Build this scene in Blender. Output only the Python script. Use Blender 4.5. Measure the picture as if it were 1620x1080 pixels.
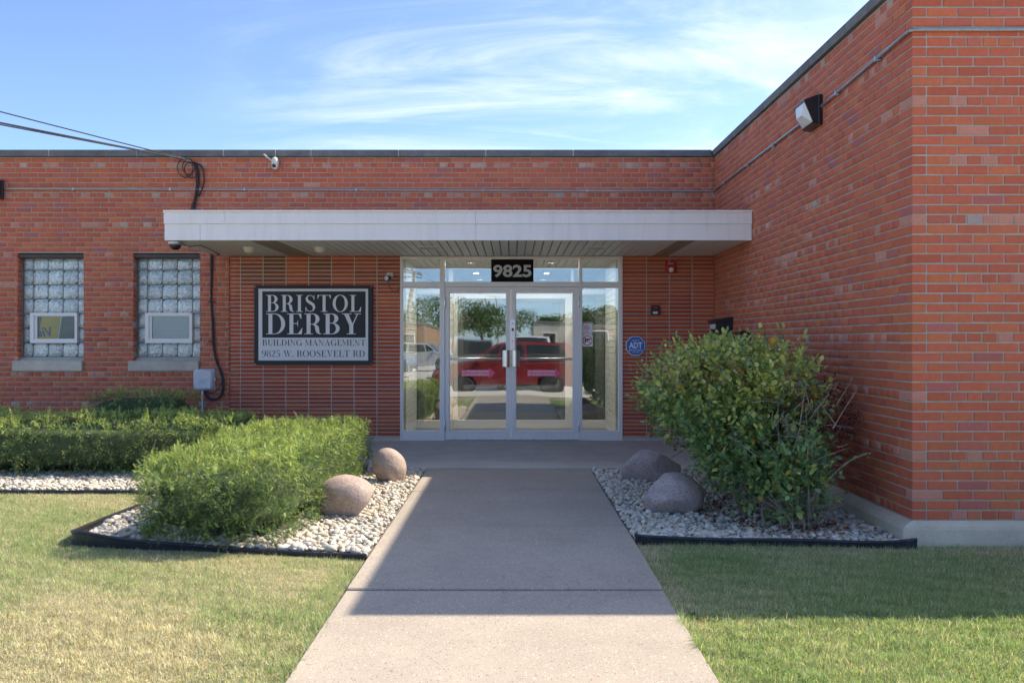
import bpy, bmesh, math, random
import numpy as np
from mathutils import Vector, Matrix

random.seed(11)
rng = np.random.default_rng(11)
for o in list(bpy.data.objects):
    bpy.data.objects.remove(o)
SC = bpy.context.scene
COL = SC.collection
PI = math.pi

# ------------------------------------------------------------------ camera, sky, sun, exposure
cam_d = bpy.data.cameras.new('camera')
cam_d.sensor_width = 36.0
cam_d.lens = 1390 / 1620 * 36
cam_d.shift_x = -1 / 1620
cam_d.clip_start = 0.05
cam_d.clip_end = 2000
CAM = bpy.data.objects.new('camera', cam_d)
CAM.location = (0, 0, 1.335)
CAM.rotation_euler = (PI / 2, 0, 0)
COL.objects.link(CAM)
SC.camera = CAM

SUN_DIR = Vector((3.51, 1.57, 3.92)).normalized()
SUN_EL = math.asin(SUN_DIR.z)
SUN_AZ = math.atan2(SUN_DIR.x, SUN_DIR.y)          # from +Y towards +X
SKY_STRENGTH = 0.1
SUN_STRENGTH = 2.1
EXPOSURE = 1.9

world = bpy.data.worlds.new('World')
SC.world = world
world.use_nodes = True
wn, wl = world.node_tree.nodes, world.node_tree.links
wn.clear()
w_out = wn.new('ShaderNodeOutputWorld')
w_bg = wn.new('ShaderNodeBackground')
w_bg.inputs['Strength'].default_value = SKY_STRENGTH
sky = wn.new('ShaderNodeTexSky')
sky.sky_type = 'NISHITA'
sky.sun_disc = False
sky.sun_elevation = SUN_EL
sky.sun_rotation = SUN_AZ
sky.altitude = 200
sky.air_density = 0.58
sky.dust_density = 0.9
sky.ozone_density = 6.5
# thin cirrus: noise on the direction projected to a high, flat layer
tc = wn.new('ShaderNodeTexCoord')
sep = wn.new('ShaderNodeSeparateXYZ')
wl.new(tc.outputs['Generated'], sep.inputs[0])


def wmath(op, a, b=None, clamp=False):
    n = wn.new('ShaderNodeMath')
    n.operation = op
    n.use_clamp = clamp
    for i, v in enumerate((a, b)):
        if v is None:
            continue
        if isinstance(v, (int, float)):
            n.inputs[i].default_value = v
        else:
            wl.new(v, n.inputs[i])
    return n.outputs[0]


den = wmath('ADD', wmath('MAXIMUM', sep.outputs["Z"], 0.0), 0.28)
cu = wmath('DIVIDE', sep.outputs['X'], den)
cv = wmath('DIVIDE', sep.outputs['Y'], den)
comb = wn.new('ShaderNodeCombineXYZ')
wl.new(cu, comb.inputs[0])
wl.new(cv, comb.inputs[1])


def wnoise(scale, detail, rough, dist, rot, sc, loc=(0, 0, 0)):
    mp = wn.new('ShaderNodeMapping')
    mp.inputs['Rotation'].default_value = (0, 0, rot)
    mp.inputs['Scale'].default_value = sc
    mp.inputs['Location'].default_value = loc
    wl.new(comb.outputs[0], mp.inputs[0])
    n = wn.new('ShaderNodeTexNoise')
    n.inputs['Scale'].default_value = scale
    n.inputs['Detail'].default_value = detail
    n.inputs['Roughness'].default_value = rough
    n.inputs['Distortion'].default_value = dist
    wl.new(mp.outputs[0], n.inputs['Vector'])
    return n.outputs['Fac']


def wramp(v, a, b):
    n = wn.new('ShaderNodeMapRange')
    n.interpolation_type = 'SMOOTHSTEP'
    n.inputs['From Min'].default_value = a
    n.inputs['From Max'].default_value = b
    wl.new(v, n.inputs['Value'])
    return n.outputs['Result']


big = wramp(wnoise(0.55, 2.0, 0.5, 0.2, 0.3, (1, 1, 1), (6.9, 5.6, 0)), 0.42, 0.66)
streak = wramp(wnoise(1.9, 9.0, 0.62, 1.1, 1.0, (0.55, 1.7, 1), (2.0, 6.4, 0)), 0.40, 0.78)
wisps = wramp(wnoise(5.0, 8.0, 0.65, 1.6, -0.8, (0.4, 1.6, 1), (7.0, 3.0, 0)), 0.5, 0.85)
cl = wmath('MULTIPLY', big, wmath('ADD', streak, wmath('MULTIPLY', wisps, 0.35)), True)
cl = wmath('MULTIPLY', cl, wramp(sep.outputs['Z'], 0.02, 0.22))
cl = wmath('MULTIPLY', cl, 0.55)
mixc = wn.new('ShaderNodeMix')
mixc.data_type = 'RGBA'
mixc.inputs['B'].default_value = (4.4, 4.7, 5.3, 1)
wl.new(cl, mixc.inputs['Factor'])
wl.new(sky.outputs[0], mixc.inputs['A'])
wl.new(mixc.outputs['Result'], w_bg.inputs['Color'])
wl.new(w_bg.outputs[0], w_out.inputs['Surface'])

sun_d = bpy.data.lights.new('sun', 'SUN')
sun_d.energy = SUN_STRENGTH
sun_d.angle = math.radians(0.55)
sun_d.color = (1.0, 0.93, 0.82)
sun = bpy.data.objects.new('sun', sun_d)
sun.rotation_euler = SUN_DIR.to_track_quat('Z', 'Y').to_euler()
sun.location = (20, 10, 25)
COL.objects.link(sun)

SC.view_settings.view_transform = 'Standard'
SC.view_settings.look = 'None'
SC.view_settings.exposure = EXPOSURE
SC.view_settings.gamma = 1.0
SC.view_settings.use_curve_mapping = False
SC.view_settings.use_white_balance = True
SC.view_settings.white_balance_temperature = 7300
SC.view_settings.white_balance_tint = 10
SC.render.engine = 'CYCLES'
SC.cycles.use_denoising = True
SC.cycles.max_bounces = 8
SC.cycles.diffuse_bounces = 3
SC.cycles.glossy_bounces = 4
SC.cycles.adaptive_threshold = 0.02
SC.cycles.transparent_max_bounces = 16
SC.cycles.sample_clamp_indirect = 8.0


# ------------------------------------------------------------------ helpers
def tag(o, label=None, cat=None, group=None, kind=None):
    for k, v in (('label', label), ('category', cat), ('group', group), ('kind', kind)):
        if v:
            o[k] = v
    return o


BASE = {}


def thing(name, label, cat, loc=(0, 0, 0), rz=0.0, group=None, local=False):
    o = bpy.data.objects.new(name, None)
    o.empty_display_size = 0.1
    o.location = loc
    o.rotation_euler = (0, 0, rz)
    COL.objects.link(o)
    BASE[o.name] = Vector((0, 0, 0)) if local else Vector(loc)
    return tag(o, label, cat, group)


def base_of(p):
    return BASE.get(p.name, Vector((0, 0, 0))) if p else Vector((0, 0, 0))


def link(o, parent=None):
    COL.objects.link(o)
    if parent:
        o.parent = parent
        BASE[o.name] = base_of(parent)
    else:
        BASE[o.name] = Vector((0, 0, 0))
    return o


class MB:
    def __init__(s):
        s.v, s.f = [], []

    def add(s, vs, fs):
        n = len(s.v)
        s.v += [tuple(p) for p in vs]
        s.f += [tuple(i + n for i in f) for f in fs]
        return s

    def box(s, x0, x1, y0, y1, z0, z1):
        return s.add([(x0, y0, z0), (x1, y0, z0), (x1, y1, z0), (x0, y1, z0), (x0, y0, z1), (x1, y0, z1), (x1, y1, z1), (x0, y1, z1)],
                     [(0, 3, 2, 1), (4, 5, 6, 7), (0, 1, 5, 4), (1, 2, 6, 5), (2, 3, 7, 6), (3, 0, 4, 7)])

    def cbox(s, x0, x1, y0, y1, z0, z1, c=0.004):
        c = min(c, (x1 - x0) * .45, (y1 - y0) * .45, (z1 - z0) * .45)
        vs, idx = [], {}
        for sx in (0, 1):
            for sy in (0, 1):
                for sz in (0, 1):
                    X, Y, Z = (x0, x1)[sx], (y0, y1)[sy], (z0, z1)[sz]
                    ix, iy, iz = X + (c if sx == 0 else -c), Y + (c if sy == 0 else -c), Z + (c if sz == 0 else -c)
                    for a, p in (('x', (X, iy, iz)), ('y', (ix, Y, iz)), ('z', (ix, iy, Z))):
                        idx[(a, sx, sy, sz)] = len(vs)
                        vs.append(p)
        g = lambda a, x, y, z: idx[(a, x, y, z)]
        fs = []
        for q in (0, 1):
            fs.append([g('x', q, 0, 0), g('x', q, 1, 0), g('x', q, 1, 1), g('x', q, 0, 1)])
            fs.append([g('y', 0, q, 0), g('y', 1, q, 0), g('y', 1, q, 1), g('y', 0, q, 1)])
            fs.append([g('z', 0, 0, q), g('z', 1, 0, q), g('z', 1, 1, q), g('z', 0, 1, q)])
        for a in (0, 1):
            for b in (0, 1):
                fs.append([g('x', a, b, 0), g('y', a, b, 0), g('y', a, b, 1), g('x', a, b, 1)])
                fs.append([g('x', a, 0, b), g('z', a, 0, b), g('z', a, 1, b), g('x', a, 1, b)])
                fs.append([g('y', 0, a, b), g('z', 0, a, b), g('z', 1, a, b), g('y', 1, a, b)])
                for d in (0, 1):
                    fs.append([g('x', a, b, d), g('y', a, b, d), g('z', a, b, d)])
        return s.add(vs, fs)

    def tube(s, pts, r, n=8, cap=True):
        pts = [Vector(p) for p in pts]
        rs = r if isinstance(r, (list, tuple)) else [r] * len(pts)
        up = None
        rings = []
        for i, p in enumerate(pts):
            d = (pts[min(i + 1, len(pts) - 1)] - pts[max(i - 1, 0)]).normalized()
            if up is None:
                up = d.orthogonal().normalized()
            else:
                up = (up - d * up.dot(d))
                up = up.normalized() if up.length > 1e-6 else d.orthogonal().normalized()
            w = d.cross(up)
            rings.append([p + (up * math.cos(a) + w * math.sin(a)) * rs[i] for a in [2 * PI * k / n for k in range(n)]])
        vs = [q for rg in rings for q in rg]
        fs = []
        for i in range(len(pts) - 1):
            for k in range(n):
                fs.append((i * n + k, i * n + (k + 1) % n, (i + 1) * n + (k + 1) % n, (i + 1) * n + k))
        if cap:
            fs.append(tuple(range(n - 1, -1, -1)))
            fs.append(tuple((len(pts) - 1) * n + k for k in range(n)))
        return s.add(vs, fs)

    def lathe(s, prof, o, ax, n=20):
        """prof: (radius, offset along ax)"""
        o, ax = Vector(o), Vector(ax).normalized()
        u = ax.orthogonal().normalized()
        w = ax.cross(u)
        vs, fs = [], []
        for r, t in prof:
            for k in range(n):
                a = 2 * PI * k / n
                vs.append(o + ax * t + (u * math.cos(a) + w * math.sin(a)) * max(r, 1e-5))
        for i in range(len(prof) - 1):
            for k in range(n):
                fs.append((i * n + k, i * n + (k + 1) % n, (i + 1) * n + (k + 1) % n, (i + 1) * n + k))
        fs.append(tuple(range(n - 1, -1, -1)))
        fs.append(tuple((len(prof) - 1) * n + k for k in range(n)))
        return s.add(vs, fs)

    def prism(s, poly, fn, a0, a1):
        """poly: list of 2d points; fn(u, v, a) -> 3d"""
        n = len(poly)
        vs = [fn(u, v, a0) for u, v in poly] + [fn(u, v, a1) for u, v in poly]
        fs = [tuple(range(n)), tuple(range(2 * n - 1, n - 1, -1))]
        for k in range(n):
            fs.append((k, (k + 1) % n, n + (k + 1) % n, n + k))
        return s.add(vs, fs)

    def build(s, name, mat, parent=None, smooth=False, fix=True, base=None):
        b = base if base is not None else base_of(parent)
        me = bpy.data.meshes.new(name)
        me.from_pydata([(x - b[0], y - b[1], z - b[2]) for x, y, z in s.v], [], s.f)
        if fix:
            bm = bmesh.new()
            bm.from_mesh(me)
            bmesh.ops.recalc_face_normals(bm, faces=bm.faces)
            bm.to_mesh(me)
            bm.free()
        if smooth:
            me.shade_smooth()
            if smooth != 'all':
                me.set_sharp_from_angle(angle=math.radians(40))
        me.materials.append(mat)
        return link(bpy.data.objects.new(name, me), parent)


def np_mesh(name, V, F, mat, tint=None, parent=None, smooth=False):
    """V (n,3), F (m,k) arrays; tint (n,3) per-vertex own colour"""
    V = np.asarray(V, np.float32) - np.array(base_of(parent), np.float32)
    F = np.asarray(F, np.int32)
    k = F.shape[1]
    me = bpy.data.meshes.new(name)
    me.vertices.add(len(V))
    me.vertices.foreach_set('co', V.ravel())
    me.loops.add(F.size)
    me.loops.foreach_set('vertex_index', F.ravel())
    me.polygons.add(len(F))
    me.polygons.foreach_set('loop_start', np.arange(0, F.size, k, dtype=np.int32))
    me.polygons.foreach_set('loop_total', np.full(len(F), k, np.int32))
    if tint is not None:
        at = me.attributes.new('tint', 'FLOAT_COLOR', 'POINT')
        at.data.foreach_set('color', np.c_[tint, np.ones(len(V))].astype(np.float32).ravel())
    me.update(calc_edges=True)
    me.validate()
    if smooth:
        me.shade_smooth()
    me.materials.append(mat)
    return link(bpy.data.objects.new(name, me), parent)


def scatter(T, TF, P, R, S):
    """template verts T (k,3) & faces, placed at P (n,3) with rotations R (n,3,3) and scales S (n,3)"""
    n, k = len(P), len(T)
    V = np.einsum('nij,nkj->nki', R, T[None] * S[:, None, :]) + P[:, None, :]
    F = (TF[None] + (np.arange(n) * k)[:, None, None]).reshape(-1, TF.shape[1])
    return V.reshape(-1, 3), F


def rand_rot(n):
    q = rng.normal(size=(n, 4))
    q /= np.linalg.norm(q, axis=1)[:, None]
    w, x, y, z = q.T
    return np.stack([1 - 2 * (y * y + z * z), 2 * (x * y - z * w), 2 * (x * z + y * w), 2 * (x * y + z * w), 1 - 2 * (x * x + z * z), 2 * (y * z - x * w),
                     2 * (x * z - y * w), 2 * (y * z + x * w), 1 - 2 * (x * x + y * y)], 1).reshape(-1, 3, 3)


def frame_from(d, up=None):
    """rotation whose z axis is d (n,3), spun at random about it"""
    d = d / np.linalg.norm(d, axis=1)[:, None]
    r = rng.normal(size=d.shape) if up is None else np.broadcast_to(up, d.shape) + rng.normal(size=d.shape) * .25
    x = np.cross(r, d)
    x /= np.linalg.norm(x, axis=1)[:, None] + 1e-9
    y = np.cross(d, x)
    return np.stack([x, y, d], 2)


def snoise(P, f, seed=0):
    """cheap smooth noise, about -1..1"""
    r = np.random.default_rng(seed)
    out = np.zeros(len(P))
    for k in range(6):
        w = r.normal(size=P.shape[1])
        w *= f * (0.6 + 0.25 * k) / np.linalg.norm(w)
        out += np.sin(P @ w + r.uniform(0, 6.28)) / (1 + .25 * k)
    return out / 3.0


# ------------------------------------------------------------------ materials
def nmat(name):
    m = bpy.data.materials.new(name)
    m.use_nodes = True
    nt = m.node_tree
    return m, nt, nt.nodes, nt.links, nt.nodes['Principled BSDF']


def add_node(nt, kind, **kw):
    n = nt.nodes.new(kind)
    for k, v in kw.items():
        setattr(n, k, v)
    return n


def tex_noise(nt, scale, detail=4, rough=.6, coord='Object', dist=0.0, stretch=None):
    t = add_node(nt, 'ShaderNodeTexCoord')
    v = t.outputs[coord]
    if stretch:
        mp = add_node(nt, 'ShaderNodeMapping')
        mp.inputs['Scale'].default_value = stretch
        nt.links.new(v, mp.inputs[0])
        v = mp.outputs[0]
    n = add_node(nt, 'ShaderNodeTexNoise')
    n.inputs['Scale'].default_value = scale
    n.inputs['Detail'].default_value = detail
    n.inputs['Roughness'].default_value = rough
    n.inputs['Distortion'].default_value = dist
    nt.links.new(v, n.inputs['Vector'])
    return n.outputs['Fac']


def map_range(nt, v, a, b, c=0.0, d=1.0):
    n = add_node(nt, 'ShaderNodeMapRange')
    for k, x in zip(('From Min', 'From Max', 'To Min', 'To Max'), (a, b, c, d)):
        n.inputs[k].default_value = x
    nt.links.new(v, n.inputs['Value'])
    return n.outputs['Result']


def mixrgb(nt, fac, a, b, blend='MIX'):
    n = add_node(nt, 'ShaderNodeMix', data_type='RGBA', blend_type=blend)
    for k, x in (('Factor', fac), ('A', a), ('B', b)):
        if isinstance(x, (int, float)):
            n.inputs[k].default_value = x
        elif isinstance(x, tuple):
            n.inputs[k].default_value = x + (1,) if len(x) == 3 else x
        else:
            nt.links.new(x, n.inputs[k])
    return n.outputs['Result']


def bump(nt, b, height, strength=.3, dist=.01):
    n = add_node(nt, 'ShaderNodeBump')
    n.inputs['Strength'].default_value = strength
    n.inputs['Distance'].default_value = dist
    nt.links.new(height, n.inputs['Height'])
    nt.links.new(n.outputs[0], b.inputs['Normal'])


def simple(name, col, rough=.6, metal=0.0, spec=.5, vary=.12, vscale=6.0, bs=0.0, bscale=60.0, dirt=None, stretch=None):
    m, nt, N, L, b = nmat(name)
    b.inputs['Roughness'].default_value = rough
    b.inputs['Metallic'].default_value = metal
    b.inputs['Specular IOR Level'].default_value = spec
    c = col
    if vary:
        f = tex_noise(nt, vscale, 6, .65, stretch=stretch)
        lo = tuple(x * (1 - vary) for x in col)
        hi = tuple(min(1, x * (1 + vary)) for x in col)
        c = mixrgb(nt, map_range(nt, f, .3, .7), lo, hi)
    if dirt:
        f2 = tex_noise(nt, dirt[1], 8, .7, dist=.4)
        c = mixrgb(nt, map_range(nt, f2, dirt[2], dirt[3]), c if not isinstance(c, tuple) else c, dirt[0])
    if isinstance(c, tuple):
        b.inputs['Base Color'].default_value = c + (1,)
    else:
        L.new(c, b.inputs['Base Color'])
    if bs:
        bump(nt, b, tex_noise(nt, bscale, 6, .7), bs, .004)
    return m


def brick_mat(name, src):
    m, nt, N, L, b = nmat(name)
    if src == 'object':
        c = add_node(nt, 'ShaderNodeObjectInfo').outputs['Color']
    else:
        a = add_node(nt, 'ShaderNodeAttribute', attribute_name='tint')
        c = a.outputs['Color']
    geo = add_node(nt, 'ShaderNodeNewGeometry')

    def pos_noise(scale, detail, rough, dist=0.0, stretch=None):
        v = geo.outputs['Position']
        if stretch:
            mp = add_node(nt, 'ShaderNodeMapping')
            mp.inputs['Scale'].default_value = stretch
            L.new(v, mp.inputs[0])
            v = mp.outputs[0]
        n = add_node(nt, 'ShaderNodeTexNoise')
        n.inputs['Scale'].default_value = scale
        n.inputs['Detail'].default_value = detail
        n.inputs['Roughness'].default_value = rough
        n.inputs['Distortion'].default_value = dist
        L.new(v, n.inputs['Vector'])
        return n.outputs['Fac']
    f1 = pos_noise(26, 3, .7)
    c = mixrgb(nt, .4, c, mixrgb(nt, map_range(nt, f1, .3, .7), (.66, .64, .64), (1.05, 1.05, 1.05)), 'MULTIPLY')
    f2 = pos_noise(150, 2, .6)
    c = mixrgb(nt, map_range(nt, f2, .66, .74, 0, .55), c, (.16, .05, .035))
    f3 = pos_noise(9, 4, .75, .5)
    c = mixrgb(nt, map_range(nt, f3, .63, .80, 0, .22), c, (.50, .34, .28))
    f4 = pos_noise(1.3, 3, .6)
    c = mixrgb(nt, map_range(nt, f4, .5, .8, 0, .18), c, (.26, .09, .075))
    L.new(c, b.inputs['Base Color'])
    b.inputs['Roughness'].default_value = .75
    b.inputs['Specular IOR Level'].default_value = .35
    bump(nt, b, pos_noise(120, 2, .7), .35, .004)
    return m


def tint_mat(name, rough=.6, spec=.4, trans=0.0, bs=0.0, bscale=80.0, vary=.25, vscale=30.0):
    m, nt, N, L, b = nmat(name)
    a = add_node(nt, 'ShaderNodeAttribute', attribute_name='tint').outputs['Color']
    f = tex_noise(nt, vscale, 4, .65)
    c = mixrgb(nt, 1.0, a, mixrgb(nt, map_range(nt, f, .3, .7), (1 - vary,) * 3, (1 + vary * .6,) * 3), 'MULTIPLY')
    L.new(c, b.inputs['Base Color'])
    b.inputs['Roughness'].default_value = rough
    b.inputs['Specular IOR Level'].default_value = spec
    if bs:
        bump(nt, b, tex_noise(nt, bscale, 5, .7), bs, .003)
    if trans:
        t = add_node(nt, 'ShaderNodeBsdfTranslucent')
        L.new(mixrgb(nt, 1.0, c, (1.25, 1.2, .7), 'MULTIPLY'), t.inputs['Color'])
        mx = add_node(nt, 'ShaderNodeMixShader')
        mx.inputs[0].default_value = trans
        L.new(b.outputs[0], mx.inputs[1])
        L.new(t.outputs[0], mx.inputs[2])
        L.new(mx.outputs[0], N['Material Output'].inputs['Surface'])
    return m


def concrete_mat(name, lo, hi, agg=0.0, scale=2.0, crack=0.0, seed=0):
    m, nt, N, L, b = nmat(name)
    geo = add_node(nt, 'ShaderNodeNewGeometry').outputs['Position']

    def nz(scale, detail, rough, dist=0.0):
        n = add_node(nt, 'ShaderNodeTexNoise', noise_dimensions='4D')
        n.inputs['W'].default_value = seed
        n.inputs['Scale'].default_value = scale
        n.inputs['Detail'].default_value = detail
        n.inputs['Roughness'].default_value = rough
        n.inputs['Distortion'].default_value = dist
        L.new(geo, n.inputs['Vector'])
        return n.outputs['Fac']
    c = mixrgb(nt, map_range(nt, nz(scale, 8, .68, .3), .3, .7), lo, hi)
    c = mixrgb(nt, map_range(nt, nz(.7, 5, .6, .8), .45, .75, 0, .35), c, tuple(x * .72 for x in lo))
    h = nz(90, 5, .7)
    if agg:
        for sc, col, th in ((105, tuple(min(.85, x * 1.6) for x in hi), .10), (95, tuple(x * .38 for x in lo), .12), (55, tuple(min(.8, x * 1.45) for x in hi), .05), (60, tuple(x * .5 for x in lo), .05)):
            v = add_node(nt, 'ShaderNodeTexVoronoi')
            v.inputs['Scale'].default_value = sc
            L.new(geo, v.inputs['Vector'])
            near = map_range(nt, v.outputs['Distance'], .22, .32, 1, 0)
            s = add_node(nt, 'ShaderNodeSeparateColor')
            L.new(v.outputs['Color'], s.inputs[0])
            pick = map_range(nt, s.outputs[0], 1 - th * 2.2, 1 - th * 2.2 + .01)
            mm = add_node(nt, 'ShaderNodeMath', operation='MULTIPLY')
            L.new(near, mm.inputs[0])
            L.new(pick, mm.inputs[1])
            m2 = add_node(nt, 'ShaderNodeMath', operation='MULTIPLY')
            L.new(mm.outputs[0], m2.inputs[0])
            m2.inputs[1].default_value = agg
            c = mixrgb(nt, m2.outputs[0], c, col)
        f = nz(180, 3, .8)
        c = mixrgb(nt, map_range(nt, f, .35, .65, .0, 1.0), mixrgb(nt, .5, c, (.72, .72, .72), 'MULTIPLY'), c)
    if crack:
        v = add_node(nt, 'ShaderNodeTexNoise')
        v.inputs['Scale'].default_value = 1.6
        v.inputs['Detail'].default_value = 6
        v.inputs['Distortion'].default_value = 1.5
        L.new(geo, v.inputs['Vector'])
        sub = add_node(nt, 'ShaderNodeMath', operation='SUBTRACT')
        sub.inputs[1].default_value = .5
        L.new(v.outputs['Fac'], sub.inputs[0])
        ab = add_node(nt, 'ShaderNodeMath', operation='ABSOLUTE')
        L.new(sub.outputs[0], ab.inputs[0])
        line = map_range(nt, ab.outputs[0], .0, .006, 1, 0)
        gate = map_range(nt, nz(.9, 2, .5), .52, .58)
        g2 = add_node(nt, 'ShaderNodeMath', operation='MULTIPLY')
        L.new(line, g2.inputs[0])
        L.new(gate, g2.inputs[1])
        c = mixrgb(nt, map_range(nt, g2.outputs[0], 0, 1, 0, crack), c, (.05, .05, .05))
    rnd = add_node(nt, 'ShaderNodeObjectInfo').outputs['Random']
    c = mixrgb(nt, 1.0, c, mixrgb(nt, rnd, (.90, .90, .91), (1.06, 1.05, 1.03)), 'MULTIPLY')
    c = mixrgb(nt, map_range(nt, nz(3.2, 6, .7, 1.2), .56, .74, 0, .30), c, tuple(x * .55 for x in lo))
    L.new(c, b.inputs['Base Color'])
    b.inputs['Roughness'].default_value = .85
    b.inputs['Specular IOR Level'].default_value = .25
    bump(nt, b, h, .35, .003)
    return m


def glass_mat(name, refl=.17, tint=(.86, .89, .89)):
    m, nt, N, L, b = nmat(name)
    N.remove(b)
    fr = add_node(nt, 'ShaderNodeFresnel')
    fr.inputs['IOR'].default_value = 1.5
    fac = map_range(nt, fr.outputs[0], 0, 1, refl, 1)
    t = add_node(nt, 'ShaderNodeBsdfTransparent')
    t.inputs['Color'].default_value = tint + (1,)
    g = add_node(nt, 'ShaderNodeBsdfGlossy')
    g.inputs['Roughness'].default_value = 0.0
    g.inputs['Color'].default_value = (.93, .97, .97, 1)
    bp = add_node(nt, 'ShaderNodeBump')
    bp.inputs['Strength'].default_value = .10
    bp.inputs['Distance'].default_value = .02
    L.new(tex_noise(nt, 1.5, 1, .4), bp.inputs['Height'])
    L.new(bp.outputs[0], g.inputs['Normal'])
    mx = add_node(nt, 'ShaderNodeMixShader')
    L.new(fac, mx.inputs[0])
    L.new(t.outputs[0], mx.inputs[1])
    L.new(g.outputs[0], mx.inputs[2])
    L.new(mx.outputs[0], N['Material Output'].inputs['Surface'])
    return m


def glass_block_mat():
    m, nt, N, L, b = nmat('glass_block')
    f = tex_noise(nt, 17, 3, .55, dist=2.2)
    c = mixrgb(nt, map_range(nt, f, .35, .65), (.30, .37, .35), (.76, .80, .76))
    oi = add_node(nt, 'ShaderNodeObjectInfo').outputs['Color']
    c = mixrgb(nt, 1.0, c, oi, 'MULTIPLY')
    L.new(c, b.inputs['Base Color'])
    b.inputs['Roughness'].default_value = .12
    b.inputs['Specular IOR Level'].default_value = .9
    b.inputs['Coat Weight'].default_value = .6
    b.inputs['Coat Roughness'].default_value = .05
    bump(nt, b, f, .45, .015)
    return m


def speckle_stone(name, lo, hi, dark, seed=0.0):
    m, nt, N, L, b = nmat(name)
    f = tex_noise(nt, 3.5, 6, .65, dist=.5)
    c = mixrgb(nt, map_range(nt, f, .35, .65), lo, hi)
    s = tex_noise(nt, 75, 3, .8)
    c = mixrgb(nt, map_range(nt, s, .50, .62, 0, .7), c, dark)
    s2 = tex_noise(nt, 110, 2, .8)
    c = mixrgb(nt, map_range(nt, s2, .58, .68, 0, .6), c, tuple(min(.8, x * 1.6) for x in hi))
    L.new(c, b.inputs['Base Color'])
    b.inputs['Roughness'].default_value = .72
    bump(nt, b, tex_noise(nt, 45, 8, .75), .6, .008)
    return m


def streak_paint(name, col, streak, rough=.35, amt=.5):
    """painted metal with faint vertical rain streaks"""
    m, nt, N, L, b = nmat(name)
    f = tex_noise(nt, 3.0, 6, .7, stretch=(3.0, 3.0, .35))
    g = tex_noise(nt, .9, 4, .6)
    c = mixrgb(nt, map_range(nt, f, .48, .78, 0, amt), col, streak)
    c = mixrgb(nt, map_range(nt, g, .4, .75, 0, .25), c, tuple(x * .9 for x in col))
    L.new(c, b.inputs['Base Color'])
    b.inputs['Roughness'].default_value = rough
    return m


M = {}
M['brick'] = brick_mat('brick_object', 'object')
M['brick_joined'] = brick_mat('brick_joined', 'attr')
M['mortar'] = concrete_mat('mortar', (.37, .335, .28), (.50, .46, .40), 0, 14)
M['mortar_pale'] = concrete_mat('mortar_pale', (.44, .42, .35), (.56, .54, .47), 0, 14)
M['walk'] = concrete_mat('walk_concrete', (.385, .335, .28), (.48, .42, .35), .9, 1.6, .30)
M['slab'] = concrete_mat('slab_concrete', (.50, .45, .39), (.62, .57, .50), 0, 2.5, .75)
M['foundation'] = concrete_mat('foundation_concrete', (.46, .41, .325), (.70, .615, .50), .35, 3.0)
M['coping'] = concrete_mat('coping_stone', (.115, .12, .125), (.24, .24, .235), .3, 5.0)
M['caulk'] = simple('caulk', (.55, .54, .56), .7)
M['sill'] = concrete_mat('sill_limestone', (.52, .45, .36), (.72, .64, .53), .2, 6.0)
M['white'] = streak_paint('white_fascia', (.84, .80, .77), (.60, .57, .53), .42, .45)
M['soffit'] = streak_paint('soffit_enamel', (.74, .73, .67), (.58, .56, .48), .5)
M['soffit_brown'] = streak_paint('soffit_rust', (.36, .29, .20), (.22, .17, .11), .6)
M['alu'] = streak_paint('anodised_white_frame', (.82, .78, .75), (.64, .60, .56), .36, .35)
M['steel'] = simple('brushed_steel', (.62, .60, .58), .28, .9, vary=.1, vscale=20, stretch=(40, 1, 1))
M['galv'] = simple('galvanised_conduit', (.42, .43, .44), .38, .75, vary=.15, vscale=12)
M['glass'] = glass_mat('door_glass')
M['glass_inner'] = glass_mat('inner_glass', .10)
M['vent_glass'] = glass_mat('vent_glass', -.015)
M['block'] = glass_block_mat()
M['block_joint'] = simple('block_joint', (.20, .23, .225), .7, vary=.2)
M['dark_paint'] = simple('dark_lintel', (.07, .045, .04), .6, vary=.3)
M['black'] = simple('black_plastic', (.018, .019, .022), .42, vary=.25)
M['black_metal'] = simple('black_enamel', (.016, .018, .024), .3, vary=.2, vscale=9)
M['cable'] = simple('cable_rubber', (.016, .016, .018), .55, vary=.1)
M['grey_plastic'] = simple('grey_plastic', (.60, .60, .64), .5, vary=.08, vscale=4)
M['cream_plastic'] = simple('cream_plastic', (.62, .60, .52), .45, vary=.06)
M['lens'] = simple('dark_lens', (.02, .022, .02), .08, vary=0)
M['red_plastic'] = simple('red_plastic', (.50, .02, .025), .4, vary=.08)
M['diffuser'] = simple('frosted_diffuser', (.72, .74, .72), .25, vary=.12, vscale=14)
M['sign_dark'] = simple('sign_charcoal', (.020, .023, .030), .42, spec=.3, vary=.3, vscale=2.0)
M['sign_white'] = simple('sign_white', (.74, .72, .71), .45, vary=.03)
M['sign_ink'] = simple('sign_ink', (.075, .078, .095), .45, vary=.05)
M['num_black'] = simple('number_black', (.004, .004, .005), .6, spec=.15, vary=0)
M['num_grey'] = simple('number_grey', (.52, .54, .53), .5, vary=.03)
M['blue'] = simple('sign_blue', (.02, .14, .52), .4, vary=.05)
M['print_white'] = simple('print_white', (.80, .80, .80), .5, vary=0)
M['print_red'] = simple('print_red', (.62, .03, .05), .5, vary=.05)
M['print_black'] = simple('print_black', (.02, .02, .02), .5, vary=0)
M['sticker_red'] = simple('sticker_red', (.92, .10, .20), .45, vary=.05)
M['painted_brick'] = simple('white_painted_brick', (.76, .78, .76), .6, vary=.1, vscale=3, bs=.2, bscale=40)
M['plaster'] = simple('white_plaster', (.66, .67, .66), .7, vary=.06, vscale=2)
M['lobby'] = simple('lobby_wall', (.34, .36, .38), .7, vary=.1, vscale=1)
M['tile_floor'] = simple('lobby_floor', (.38, .38, .37), .35, vary=.2, vscale=3)
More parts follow.
